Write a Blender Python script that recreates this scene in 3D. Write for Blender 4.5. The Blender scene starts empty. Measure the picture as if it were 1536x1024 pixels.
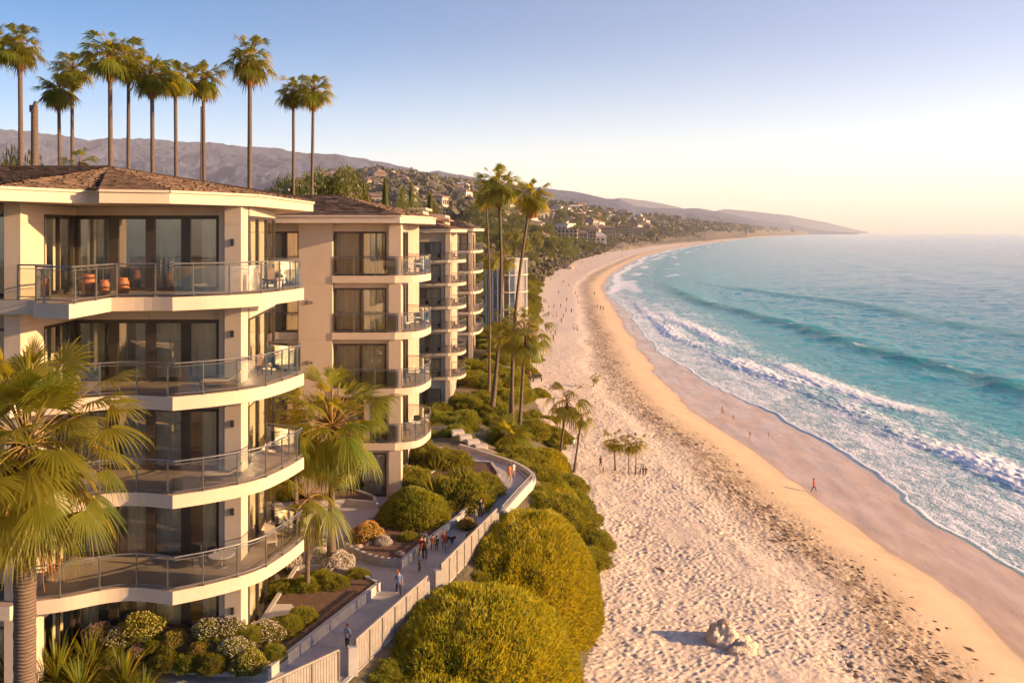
import bpy, math, random
import numpy as np
from mathutils import Vector, Matrix
R = math.radians
PI = math.pi
rnd = random.Random(7)
nrs = np.random.RandomState(11)
sc = bpy.context.scene
COL = sc.collection

# ------------------------------------------------------------------ camera, sky, sun, exposure
CZ = 27.0            # height of the camera above the sea
F = 1280.0           # focal length in photograph pixels (photo is 1536 wide)
cam_d = bpy.data.cameras.new('camera'); cam = bpy.data.objects.new('camera', cam_d); COL.objects.link(cam)
cam_d.sensor_width = 36.0; cam_d.lens = 36.0 * F / 1536.0
cam_d.shift_y = -(512 - 348.5) / 1536.0
cam_d.clip_start = 0.5; cam_d.clip_end = 200000
cam.location = (0, 0, CZ); cam.rotation_euler = (R(90), 0, 0)
sc.camera = cam

SUN_EL, SUN_AZ = 14.0, 98.5          # azimuth clockwise from +Y, so +X with a touch of -Y
world = bpy.data.worlds.new('World'); sc.world = world; world.use_nodes = True
wn = world.node_tree; wn.nodes.clear()
wo = wn.nodes.new('ShaderNodeOutputWorld'); wb = wn.nodes.new('ShaderNodeBackground')
sky = wn.nodes.new('ShaderNodeTexSky'); sky.sky_type = 'NISHITA'; sky.sun_disc = False
sky.sun_elevation = R(SUN_EL); sky.sun_rotation = R(SUN_AZ)
sky.altitude = 0; sky.air_density = 1.0; sky.dust_density = 0.7; sky.ozone_density = 4.5
wb.inputs[1].default_value = 0.13
# evening sky: warm and pale low down, deeper blue high up on the landward side
def wmix(fac, a, b, mode='MIX'):
    n = wn.nodes.new('ShaderNodeMix'); n.data_type = 'RGBA'; n.blend_type = mode
    for sk, v in ((n.inputs[0], fac), (n.inputs[6], a), (n.inputs[7], b)):
        if isinstance(v, bpy.types.NodeSocket): wn.links.new(v, sk)
        else: sk.default_value = v if not hasattr(v, '__len__') else (*v, 1)
    return n.outputs[2]
def wmap(v, a, b):
    n = wn.nodes.new('ShaderNodeMapRange'); n.interpolation_type = 'SMOOTHSTEP'; wn.links.new(v, n.inputs[0])
    n.inputs[1].default_value = a; n.inputs[2].default_value = b; return n.outputs[0]
wtc = wn.nodes.new('ShaderNodeTexCoord'); wsx = wn.nodes.new('ShaderNodeSeparateXYZ'); wn.links.new(wtc.outputs['Generated'], wsx.inputs[0])
w_top = wmix(wmap(wsx.outputs['X'], -.60, .50), (.03, .40, .54), (1.15, .76, .68))
w_low = wmix(wmap(wsx.outputs['X'], -.75, .15), (.74, .70, .78), (1.75, 1.17, .90))
w_c = wmix(wmap(wsx.outputs['Z'], .03, .25), w_low, w_top)
wn.links.new(wmix(1.0, sky.outputs[0], w_c, 'MULTIPLY'), wb.inputs[0])
wn.links.new(wb.outputs[0], wo.inputs[0])

sun_d = bpy.data.lights.new('sun', 'SUN'); sun = bpy.data.objects.new('sun', sun_d); COL.objects.link(sun)
sun_d.energy = 4.7; sun_d.angle = R(0.6); sun_d.color = (1.0, 0.62, 0.28)
sd = Vector((math.sin(R(SUN_AZ)) * math.cos(R(SUN_EL)), math.cos(R(SUN_AZ)) * math.cos(R(SUN_EL)), math.sin(R(SUN_EL))))
sun.rotation_euler = sd.to_track_quat('Z', 'Y').to_euler()
sun.location = (60, 0, 60)
vs = sc.view_settings
vs.view_transform = 'Standard'; vs.look = 'None'; vs.exposure = 1.42; vs.gamma = 1; vs.use_curve_mapping = False
cy = sc.cycles
cy.use_denoising = True; cy.use_adaptive_sampling = True; cy.adaptive_threshold = 0.03
cy.max_bounces = 6; cy.diffuse_bounces = 2; cy.glossy_bounces = 3; cy.transmission_bounces = 3
cy.transparent_max_bounces = 16; cy.volume_bounces = 1
cy.caustics_reflective = False; cy.caustics_refractive = False
sc.render.use_persistent_data = False

# ------------------------------------------------------------------ helpers
def P(px, py, z=0.0):
    """the point of the level z that the photograph shows at pixel (px, py)"""
    d = F * (CZ - z) / (py - 348.5)
    return ((px - 768.0) * d / F, d, z)

def XY(px, d):
    return (px - 768.0) * d / F

def tag(o, label=None, cat=None, group=None, kind=None):
    if label: o['label'] = label
    if cat: o['category'] = cat
    if group: o['group'] = group
    if kind: o['kind'] = kind
    return o

def empty(name, loc, label=None, cat=None, group=None, rz=0):
    o = bpy.data.objects.new(name, None); COL.objects.link(o)
    o.location = loc; o.rotation_euler = (0, 0, rz); o.empty_display_size = .3
    return tag(o, label, cat, group)

def np_mesh(name, V, Fc, mats=None, mi=None, smooth=False):
    """V (n,3); Fc an (m,3|4) array or a list of such arrays"""
    me = bpy.data.meshes.new(name)
    arrs = Fc if isinstance(Fc, list) else [Fc]
    arrs = [np.asarray(a, dtype=np.int32) for a in arrs if len(a)]
    nl = sum(a.size for a in arrs); nf = sum(len(a) for a in arrs)
    me.vertices.add(len(V)); me.vertices.foreach_set('co', np.asarray(V, dtype=np.float32).ravel())
    me.loops.add(nl); me.polygons.add(nf)
    me.loops.foreach_set('vertex_index', np.concatenate([a.ravel() for a in arrs]))
    st = []; base = 0
    for a in arrs:
        st.append(base + np.arange(len(a)) * a.shape[1]); base += a.size
    me.polygons.foreach_set('loop_start', np.concatenate(st).astype(np.int32))
    if mi is not None: me.polygons.foreach_set('material_index', np.asarray(mi, dtype=np.int32))
    if smooth: me.polygons.foreach_set('use_smooth', np.ones(nf, dtype=bool))
    for m in (mats or []): me.materials.append(m)
    me.update(calc_edges=True); me.validate()
    return me

def link(name, me, parent=None, loc=(0, 0, 0), rz=0, scale=None):
    o = bpy.data.objects.new(name, me); COL.objects.link(o)
    o.location = loc; o.rotation_euler = (0, 0, rz)
    if scale is not None: o.scale = scale if hasattr(scale, '__len__') else (scale,) * 3
    if parent: o.parent = parent
    return o

def copy_tree(o, parent=None):
    c = o.copy(); COL.objects.link(c); c.parent = parent
    for ch in list(o.children): copy_tree(ch, c)
    return c

class MB:
    """collects shapes, then builds them as ONE mesh object"""
    def __init__(s): s.v = []; s.f = []; s.m = []
    def add(s, vs_, fs_, m=0):
        b = len(s.v); s.v.extend([tuple(v) for v in vs_])
        for f in fs_: s.f.append(tuple(i + b for i in f)); s.m.append(m)
        return s
    def box(s, c, size, rz=0, m=0):
        hx, hy, hz = size[0] / 2, size[1] / 2, size[2] / 2
        ca, sa = math.cos(rz), math.sin(rz)
        vs_ = []
        for dz in (-hz, hz):
            for dx, dy in ((-hx, -hy), (hx, -hy), (hx, hy), (-hx, hy)):
                vs_.append((c[0] + dx * ca - dy * sa, c[1] + dx * sa + dy * ca, c[2] + dz))
        return s.add(vs_, [(3, 2, 1, 0), (4, 5, 6, 7), (0, 1, 5, 4), (1, 2, 6, 5), (2, 3, 7, 6), (3, 0, 4, 7)], m)
    def box2(s, a, b, m=0):
        return s.box([(a[i] + b[i]) / 2 for i in range(3)], [abs(b[i] - a[i]) for i in range(3)], 0, m)
    def seg(s, p, q, w, h, z0, m=0):
        """upright box along plan line p-q, width w, from z0 to z0+h"""
        dx, dy = q[0] - p[0], q[1] - p[1]; L = math.hypot(dx, dy)
        return s.box(((p[0] + q[0]) / 2, (p[1] + q[1]) / 2, z0 + h / 2), (L, w, h), math.atan2(dy, dx), m)
    def prism(s, poly, z0, z1, m=0, mtop=None, mbot=None):
        n = len(poly)
        ar = sum(poly[i][0] * poly[(i + 1) % n][1] - poly[(i + 1) % n][0] * poly[i][1] for i in range(n))
        if ar < 0: poly = list(poly)[::-1]
        z0s = z0 if hasattr(z0, '__len__') else [z0] * n
        vs_ = [(p[0], p[1], z0) for p in poly] + [(p[0], p[1], z1) for p in poly]
        s.add(vs_, [(i, (i + 1) % n, n + (i + 1) % n, n + i) for i in range(n)], m)
        s.add(vs_[n:], [tuple(range(n))], m if mtop is None else mtop)
        s.add(vs_[:n], [tuple(range(n))[::-1]], m if mbot is None else mbot)
        return s
    def tube(s, pts, rad, n=8, m=0, caps=True):
        pts = [Vector(p) for p in pts]; k = len(pts)
        rads = rad if hasattr(rad, '__len__') else [rad] * k
        rings = []
        up = Vector((0, 0, 1))
        for i, p in enumerate(pts):
            t = (pts[min(i + 1, k - 1)] - pts[max(i - 1, 0)])
            if t.length < 1e-9: t = Vector((0, 0, 1))
            t.normalize()
            a = up if abs(t.z) < 0.9 else Vector((1, 0, 0))
            u = t.cross(a).normalized(); w = t.cross(u).normalized()
            rings.append([p + (u * math.cos(2 * PI * j / n) + w * math.sin(2 * PI * j / n)) * rads[i] for j in range(n)])
        vs_ = [v for r in rings for v in r]; fs_ = []
        for i in range(k - 1):
            for j in range(n):
                a, b = i * n + j, i * n + (j + 1) % n
                fs_.append((a, b, b + n, a + n))
        if caps: fs_.append(tuple(range(n))); fs_.append(tuple(range((k - 1) * n, k * n))[::-1])
        return s.add(vs_, fs_, m)
    def lathe(s, c, prof, n=16, m=0):
        vs_ = []; fs_ = []
        for r, z in prof:
            for j in range(n): vs_.append((c[0] + r * math.cos(2 * PI * j / n), c[1] + r * math.sin(2 * PI * j / n), c[2] + z))
        for i in range(len(prof) - 1):
            for j in range(n):
                a, b = i * n + j, i * n + (j + 1) % n
                fs_.append((a, b, b + n, a + n))
        fs_.append(tuple(range(n))[::-1]); fs_.append(tuple(range((len(prof) - 1) * n, len(prof) * n)))
        return s.add(vs_, fs_, m)
    def mesh(s, name, mats, org=(0, 0, 0), smooth=False):
        me = bpy.data.meshes.new(name)
        me.from_pydata([(v[0] - org[0], v[1] - org[1], v[2] - org[2]) for v in s.v], [], s.f)
        for mm in (mats if isinstance(mats, (list, tuple)) else [mats]): me.materials.append(mm)
        me.polygons.foreach_set('material_index', s.m)
        if smooth: me.polygons.foreach_set('use_smooth', [True] * len(s.f))
        me.update(); return me
    def build(s, name, mats, parent=None, org=(0, 0, 0), smooth=False, bevel=0):
        o = link(name, s.mesh(name, mats, org, smooth), parent)
        if bevel:
            b = o.modifiers.new('bevel', 'BEVEL'); b.width = bevel; b.segments = 2; b.limit_method = 'ANGLE'
        return o

def catmull(pts, n=6, closed=False):
    pts = [tuple(p) for p in pts]; out = []; k = len(pts)
    for i in range(k if closed else k - 1):
        p = [pts[(i + j - 1) % k] if closed else pts[min(max(i + j - 1, 0), k - 1)] for j in range(4)]
        for q in range(n):
            t = q / n
            out.append(tuple(0.5 * ((2 * p[1][d]) + (-p[0][d] + p[2][d]) * t + (2 * p[0][d] - 5 * p[1][d] + 4 * p[2][d] - p[3][d]) * t * t + (-p[0][d] + 3 * p[1][d] - 3 * p[2][d] + p[3][d]) * t ** 3) for d in range(len(pts[0]))))
    if not closed: out.append(pts[-1])
    return out

# value noise, vectorised
_perm = nrs.rand(65536).astype(np.float32)
def _h(ix, iy, iz):
    n = (ix * 73856093) ^ (iy * 19349663) ^ (iz * 83492791)
    return _perm[(n ^ (n >> 13)) & 65535]
def vnoise(x, y, z=0.0):
    x, y, z = np.broadcast_arrays(np.asarray(x, float), np.asarray(y, float), np.asarray(z, float))
    xi, yi, zi = np.floor(x).astype(np.int64), np.floor(y).astype(np.int64), np.floor(z).astype(np.int64)
    fx, fy, fz = x - xi, y - yi, z - zi
    fx = fx * fx * (3 - 2 * fx); fy = fy * fy * (3 - 2 * fy); fz = fz * fz * (3 - 2 * fz)
    def L(zz):
        a = _h(xi, yi, zz); b = _h(xi + 1, yi, zz); c = _h(xi, yi + 1, zz); d = _h(xi + 1, yi + 1, zz)
        return (a * (1 - fx) + b * fx) * (1 - fy) + (c * (1 - fx) + d * fx) * fy
    if np.all(fz == 0): return L(zi) * 2 - 1
    return (L(zi) * (1 - fz) + L(zi + 1) * fz) * 2 - 1
def fbm(x, y, z=0.0, o=4):
    s = 0; a = .5; f = 1
    for i in range(o):
        s = s + a * vnoise(np.asarray(x) * f + 17 * i, np.asarray(y) * f + 31 * i, np.asarray(z) * f if np.ndim(z) or z else 0.0); a *= .5; f *= 2.03
    return s
def sstep(a, b, x):
    t = np.clip((x - a) / (b - a), 0, 1); return t * t * (3 - 2 * t)

# ------------------------------------------------------------------ materials
def newmat(name):
    m = bpy.data.materials.new(name); m.use_nodes = True
    nt = m.node_tree; b = nt.nodes['Principled BSDF']; return m, nt, b
def nd(nt, t, **kw):
    n = nt.nodes.new(t)
    for k, v in kw.items():
        if k in n.inputs: n.inputs[k].default_value = v
        else: setattr(n, k, v)
    return n
def mixc(nt, fac, a, b):
    n = nt.nodes.new('ShaderNodeMix'); n.data_type = 'RGBA'
    for sock, v in ((n.inputs[0], fac), (n.inputs[6], a), (n.inputs[7], b)):
        if isinstance(v, bpy.types.NodeSocket): nt.links.new(v, sock)
        elif hasattr(v, '__len__'): sock.default_value = (*v, 1) if len(v) == 3 else v
        else: sock.default_value = v
    return n.outputs[2]
def math_(nt, op, a, b=None, clamp=False):
    n = nt.nodes.new('ShaderNodeMath'); n.operation = op; n.use_clamp = clamp
    for i, v in enumerate((a, b)):
        if v is None: continue
        if isinstance(v, bpy.types.NodeSocket): nt.links.new(v, n.inputs[i])
        else: n.inputs[i].default_value = v
    return n.outputs[0]
def mapr(nt, v, a, b, c=0.0, d=1.0):
    n = nt.nodes.new('ShaderNodeMapRange'); nt.links.new(v, n.inputs[0])
    for i, q in enumerate((a, b, c, d)): n.inputs[i + 1].default_value = q
    return n.outputs[0]
def noise(nt, scale, detail=4, rough=.55, coord='Object', dist=0, vec=None, out=0):
    n = nt.nodes.new('ShaderNodeTexNoise'); n.inputs['Scale'].default_value = scale
    n.inputs['Detail'].default_value = detail; n.inputs['Roughness'].default_value = rough; n.inputs['Distortion'].default_value = dist
    if vec is None:
        tc = nt.nodes.new('ShaderNodeTexCoord'); vec = tc.outputs[coord]
    nt.links.new(vec, n.inputs['Vector']); return n.outputs[out]
def mapping(nt, scale=(1, 1, 1), rot=(0, 0, 0), coord='Object'):
    tc = nt.nodes.new('ShaderNodeTexCoord'); mp = nt.nodes.new('ShaderNodeMapping')
    mp.inputs['Scale'].default_value = scale; mp.inputs['Rotation'].default_value = rot
    nt.links.new(tc.outputs[coord], mp.inputs[0]); return mp.outputs[0]
def bump(nt, b, h, strength=.3, dist=.05):
    n = nt.nodes.new('ShaderNodeBump'); n.inputs['Strength'].default_value = strength; n.inputs['Distance'].default_value = dist
    nt.links.new(h, n.inputs['Height']); nt.links.new(n.outputs[0], b.inputs['Normal']); return n
def simple(name, a, b_=None, rough=.75, ns=3.0, bs=0.0, bn=30.0, bd=.02, metal=0.0, spec=None, transl=None, detail=4):
    m, nt, b = newmat(name)
    b.inputs['Roughness'].default_value = rough; b.inputs['Metallic'].default_value = metal
    if spec is not None: b.inputs['Specular IOR Level'].default_value = spec
    if b_ is not None:
        f = mapr(nt, noise(nt, ns, detail), .3, .7)
        c = mixc(nt, f, a, b_); nt.links.new(c, b.inputs['Base Color'])
    else: c = None; b.inputs['Base Color'].default_value = (*a, 1)
    if bs: bump(nt, b, noise(nt, bn, 3), bs, bd)
    if transl:
        out = nt.nodes['Material Output']; tr = nt.nodes.new('ShaderNodeBsdfTranslucent'); mx = nt.nodes.new('ShaderNodeMixShader')
        tr.inputs[0].default_value = (*transl[1], 1)
        mx.inputs[0].default_value = transl[0]
        nt.links.new(b.outputs[0], mx.inputs[1]); nt.links.new(tr.outputs[0], mx.inputs[2]); nt.links.new(mx.outputs[0], out.inputs[0])
    return m

def leafmat(name, a, b_, tr, trf=.35, rough=.5, ns=1.2, var=.25):
    """foliage: colour varies along the crown and from plant to plant, light shines through"""
    m, nt, b = newmat(name)
    f = mapr(nt, noise(nt, ns, 3, coord='Object'), .3, .7)
    oi = nt.nodes.new('ShaderNodeObjectInfo')
    c = mixc(nt, f, a, b_)
    hs = nt.nodes.new('ShaderNodeHueSaturation')
    nt.links.new(mapr(nt, oi.outputs['Random'], 0, 1, .485, .515), hs.inputs['Hue'])
    nt.links.new(mapr(nt, oi.outputs['Random'], 0, 1, 1 - var, 1 + var), hs.inputs['Value'])
    nt.links.new(c, hs.inputs['Color']); nt.links.new(hs.outputs[0], b.inputs['Base Color'])
    b.inputs['Roughness'].default_value = rough; b.inputs['Specular IOR Level'].default_value = .3
    t = nt.nodes.new('ShaderNodeBsdfTranslucent'); t.inputs[0].default_value = (*tr, 1)
    mx = nt.nodes.new('ShaderNodeMixShader'); mx.inputs[0].default_value = trf
    nt.links.new(b.outputs[0], mx.inputs[1]); nt.links.new(t.outputs[0], mx.inputs[2])
    nt.links.new(mx.outputs[0], nt.nodes['Material Output'].inputs[0]); return m

M = {}
def stucco(name, c1, c2, streak=.06):
    m, nt, b = newmat(name)
    f = mapr(nt, noise(nt, .5, 5), .3, .7)
    c = mixc(nt, f, c1, c2)
    st = mapr(nt, noise(nt, 1.0, 4, vec=mapping(nt, (6, 6, .35))), .55, .8, 0, streak * 4)
    c = mixc(nt, st, c, tuple(v * .72 for v in c1))
    nt.links.new(c, b.inputs['Base Color']); b.inputs['Roughness'].default_value = .85
    bump(nt, b, noise(nt, 45, 3), .12, .01); return m
M['stucco'] = stucco('cream_stucco', (.47, .385, .305), (.41, .335, .265))
M['stucco2'] = stucco('tan_stucco', (.40, .31, .24), (.34, .265, .205))
M['fascia'] = stucco('fascia_paint', (.48, .395, .31), (.43, .35, .275), .09)
M['stone'] = simple('pale_stone', (.50, .45, .42), (.40, .36, .34), .85, 1.5, .15, 25)
M['frame'] = simple('bronze_frame', (.030, .022, .018), (.045, .032, .024), .4, 3)
M['metal'] = simple('grey_metal', (.20, .19, .18), (.26, .25, .24), .38, 5, metal=.7)
M['rail_white'] = simple('pale_rail_paint', (.27, .24, .22), (.20, .18, .17), .6, 4)
M['dark'] = simple('dark_interior', (.035, .028, .022), (.05, .04, .03), .9, 1)
M['room'] = simple('room_wall', (.60, .45, .28), (.46, .34, .21), .9, .6)
M['deck'] = simple('deck_tile', (.36, .28, .22), (.27, .21, .17), .6, .8, .1, 8)
M['curtain'] = simple('cream_curtain', (.88, .80, .60), (.80, .72, .52), .9, 2, transl=(.3, (.6, .52, .38)))
M['curtain2'] = simple('blue_grey_curtain', (.55, .58, .55), (.46, .50, .48), .9, 2, transl=(.3, (.45, .5, .48)))
M['concrete'] = simple('path_concrete', (.42, .38, .37), (.33, .30, .30), .8, .35, .15, 20)
M['kerb'] = simple('kerb_concrete', (.40, .37, .35), (.31, .29, .28), .85, 2, .15, 30)
M['soil'] = simple('mulch', (.075, .038, .022), (.13, .07, .04), .95, 4, .8, 18, .08)
M['trunk'] = None
M['white'] = simple('white_paint', (.72, .70, .67), None, .5)
M['wood'] = simple('brown_wood', (.16, .085, .045), (.22, .12, .06), .6, 4)
M['orange'] = simple('terracotta', (.42, .14, .045), (.33, .10, .03), .6, 4)
M['black'] = simple('black_plastic', (.02, .02, .02), None, .45)
M['cushion'] = simple('beige_cushion', (.50, .40, .30), (.42, .33, .25), .9, 4)
M['rock'] = simple('tan_rock', (.42, .32, .25), (.26, .20, .17), .9, 1.6, .8, 5, .12)
M['rock2'] = simple('pink_rock', (.46, .34, .29), (.25, .18, .15), .9, 1.2, .8, 4, .12)

def glassmat(name, tint, gloss_col, base_refl, rough=.0):
    m, nt, b = newmat(name); out = nt.nodes['Material Output']; nt.nodes.remove(b)
    t = nt.nodes.new('ShaderNodeBsdfTransparent'); t.inputs[0].default_value = (*tint, 1)
    g = nt.nodes.new('ShaderNodeBsdfGlossy'); g.inputs[0].default_value = (*gloss_col, 1); g.inputs['Roughness'].default_value = rough
    lw = nt.nodes.new('ShaderNodeFresnel'); lw.inputs[0].default_value = 1.5
    f = mapr(nt, lw.outputs[0], 0, 1, base_refl, 1)
    mx = nt.nodes.new('ShaderNodeMixShader'); nt.links.new(f, mx.inputs[0])
    nt.links.new(t.outputs[0], mx.inputs[1]); nt.links.new(g.outputs[0], mx.inputs[2]); nt.links.new(mx.outputs[0], out.inputs[0])
    bp = nt.nodes.new('ShaderNodeBump'); bp.inputs['Strength'].default_value = .02; bp.inputs['Distance'].default_value = .05
    nt.links.new(noise(nt, .8, 1), bp.inputs['Height']); nt.links.new(bp.outputs[0], g.inputs['Normal'])
    return m
M['glass'] = glassmat('window_glass', (.94, .95, .92), (1, 1, 1), .15)
M['railglass'] = glassmat('rail_glass', (.78, .80, .76), (1, 1, 1), .05)

def roofmat():
    m, nt, b = newmat('roof_shakes')
    v = nt.nodes.new('ShaderNodeAttribute'); v.attribute_name = 'shade'
    f = mapr(nt, noise(nt, .6, 4), .3, .7)
    c = mixc(nt, f, (.15, .10, .08), (.095, .066, .056))
    hs = nt.nodes.new('ShaderNodeHueSaturation'); nt.links.new(c, hs.inputs['Color'])
    nt.links.new(mapr(nt, v.outputs['Fac'], 0, 1, .45, 1.7), hs.inputs['Value'])
    nt.links.new(hs.outputs[0], b.inputs['Base Color']); b.inputs['Roughness'].default_value = .9
    b.inputs['Specular IOR Level'].default_value = .2
    bump(nt, b, noise(nt, 10, 4), .5, .03)
    return m
M['roof'] = roofmat()

def trunkmat(name, a, b_):
    m, nt, b = newmat(name)
    w = nt.nodes.new('ShaderNodeTexWave'); w.wave_type = 'BANDS'; w.bands_direction = 'Z'
    w.inputs['Scale'].default_value = 3.4; w.inputs['Distortion'].default_value = 3.0; w.inputs['Detail'].default_value = 2
    tc = nt.nodes.new('ShaderNodeTexCoord'); nt.links.new(tc.outputs['Object'], w.inputs[0])
    f = math_(nt, 'MULTIPLY', w.outputs['Fac'], noise(nt, 6, 4))
    nt.links.new(mixc(nt, mapr(nt, f, .1, .6), a, b_), b.inputs['Base Color']); b.inputs['Roughness'].default_value = .9
    bump(nt, b, w.outputs['Fac'], .6, .05); return m
M['trunk'] = trunkmat('palm_trunk', (.085, .058, .045), (.17, .12, .09))
M['bark'] = trunkmat('tree_bark', (.09, .06, .045), (.17, .12, .09))
M['palm'] = leafmat('palm_leaf', (.055, .095, .010), (.13, .14, .014), (.62, .46, .02), .42, .42)
M['palm_hero'] = leafmat('palm_leaf_near', (.05, .085, .010), (.16, .15, .015), (.66, .48, .02), .42, .42, 1.2, 0.0)
M['skirt'] = simple('dead_frond', (.34, .15, .045), (.20, .085, .028), .9, 5, transl=(.25, (.45, .2, .06)))
M['petiole'] = simple('petiole', (.24, .18, .05), (.30, .16, .05), .5, 3, transl=(.2, (.4, .28, .06)))
M['mound'] = leafmat('mound_leaf', (.13, .155, .008), (.30, .26, .012), (.66, .50, .02), .36, .55, .9, .10)
M['bush'] = leafmat('bush_leaf', (.075, .11, .010), (.19, .18, .016), (.46, .38, .02), .35, .55, .7, .35)
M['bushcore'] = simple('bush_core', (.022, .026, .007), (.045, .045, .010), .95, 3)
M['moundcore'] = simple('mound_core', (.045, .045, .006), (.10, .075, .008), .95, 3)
M['tree'] = leafmat('tree_leaf', (.06, .085, .014), (.14, .13, .02), (.30, .26, .03), .25, .6, .25, .3)
M['flower_w'] = simple('white_petals', (.78, .70, .64), (.68, .58, .54), .8, 3, transl=(.3, (.7, .6, .55)))
M['flower_o'] = simple('orange_petals', (.55, .28, .08), (.62, .38, .10), .8, 3, transl=(.3, (.7, .35, .1)))
M['flower_p'] = simple('purple_petals', (.32, .16, .30), (.4, .2, .34), .8, 3)
M['flower_y'] = simple('yellow_petals', (.65, .50, .12), (.6, .55, .2), .8, 3, transl=(.3, (.8, .6, .1)))
# ------------------------------------------------------------------ shoreline curves (x as a function of y, metres)
_W = np.array([(0, 33.0), (54.5, 32.4), (62, 32.5), (71, 31.2), (77, 31.5), (86, 30.8), (100, 29.8), (111, 28), (125.6, 26.9), (150, 26.4), (178, 28.2), (240, 31.5), (335, 38.0), (400, 42), (500, 55), (657, 84), (934, 141), (1329, 242), (2160, 493), (3840, 1056), (9874, 3332), (21600, 8640), (60000, 26000)])
_X = np.array([(0, 40.5), (60, 40.5), (68, 40.9), (81, 40), (104, 41.0), (132, 38.8), (152, 35.2), (195, 33.2), (240, 36), (283, 39.8), (376, 42.5), (500, 58), (657, 87), (934, 145), (1329, 248), (2160, 502), (3840, 1070), (9874, 3370), (21600, 8700), (60000, 26100)])
_V = np.array([(0, 3.0), (40, 3.2), (45, 4), (51, 5.3), (60, 6.4), (72, 6.6), (86, 6.9), (110, 6.0), (135, 4.2), (151, 3.8), (200, 5), (262, 8.6), (390, 12.0), (520, 26), (762, 60), (1300, 170), (2160, 420), (3840, 960), (9874, 3150), (21600, 8300), (60000, 25500)])
_E = np.array([(0, -9.5), (33, -8.2), (36.6, -6.76), (43.7, -4.36), (45, -3.8), (54.4, -.95), (57, -.3), (63, 1.0), (66, 1.3), (69, .3), (72, -1.9), (80, -5), (105, -5.0), (150, -3.0), (200, -2), (262, 0), (390, 2), (520, 14), (762, 48), (1300, 150), (2160, 400), (3840, 930), (9874, 3100), (21600, 8200), (60000, 25400)])
def Wx(y): return np.interp(y, _W[:, 0], _W[:, 1]) + (0.9 * vnoise(np.asarray(y) / 9.0, 3.3) + .35 * vnoise(np.asarray(y) / 3.0, 9.3)) * np.clip(1.0, 0, 1)
def Xx(y):
    y = np.asarray(y, float)
    return np.interp(y, _X[:, 0], _X[:, 1]) + .9 * vnoise(y / 8.0, 7.7) + .45 * vnoise(y / 2.6, 1.7) + np.clip((y - 180) / 400, 0, 1) * 2.4 * vnoise(y / 28.0, 5.1)
def Vx(y): return np.interp(y, _V[:, 0], _V[:, 1]) + .5 * vnoise(np.asarray(y) / 5.0, 2.3)
def Ex(y): return np.interp(y, _E[:, 0], _E[:, 1])
def ZT(y): return np.interp(y, [0, 76, 88, 105, 150, 250, 400, 800, 3000, 60000], [8.0, 8.0, 6.6, 5.6, 4.6, 4.2, 4.0, 6.0, 8.0, 12.0])
def beach_z(x, y):
    w = Wx(y); v = Vx(y)
    dry = .3 + 2.0 * np.clip((w - x) / np.maximum(w - v, 4), 0, 1.25) ** 0.8 + .25 * sstep(0, 5, w - x)
    wet = .3 - .034 * (x - w)
    return np.where(x < w, dry, wet)
def land_z(x, y):
    """terrace, the bank down to the beach, and the gentle rise inland"""
    e = Ex(y); v = Vx(y)
    t = sstep(0, 1, (x - e) / np.maximum(v + .3 - e, 1))
    zt = ZT(y); zb = beach_z(v, y) - .15
    z = zt * (1 - t) + zb * t
    inl = np.clip(e - x - 30, 0, 1e9)
    z = z + np.minimum(inl * .02, 60) * sstep(90, 300, y)
    return np.where(x > v + .3, beach_z(x, y) - .4, z)

def grid_faces(nr, nc):
    i = np.arange(nr - 1)[:, None] * nc + np.arange(nc - 1)[None, :]
    return np.stack([i, i + 1, i + nc + 1, i + nc], -1).reshape(-1, 4)

# ------------------------------------------------------------------ beach
def rows(y0, y1, r0, ymid, r1):
    ys = [y0]
    while ys[-1] < y1: ys.append(ys[-1] * (1 + (r0 if ys[-1] < ymid else r1)) if ys[-1] > 40 else ys[-1] + 40 * r0)
    return np.concatenate([np.linspace(-420, y0 - 2, 60), np.array(ys)])
ys = rows(34, 23500, .0016, 170, .010)
nc = 440
u = np.linspace(0, 1, nc)[None, :]
Y = np.repeat(ys[:, None], nc, 1)
xl = Vx(ys)[:, None] - 4 - ys[:, None] * .002; xr = (Xx(ys) + 7 + .01 * ys)[:, None]
ug = np.where(u < .8, u / .8 * .72, .72 + (u - .8) / .2 * .28)
X = xl + (xr - xl) * ug
Z = beach_z(X, Y)
dW = Wx(Y) - X                                   # metres landward of the wet line
near = (1 - sstep(120, 260, Y))
rough = sstep(5.5, 9.5, dW + 1.5 * vnoise(X / 4, Y / 9))
Z = Z + .10 * fbm(X / 5, Y / 7, 0, 3) * sstep(3, 8, dW)
Z = Z + .35 * sstep(11, 14, dW + 1.2 * vnoise(Y / 12, 4.4)) * (1 - sstep(14, 22, dW)) * .5
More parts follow.
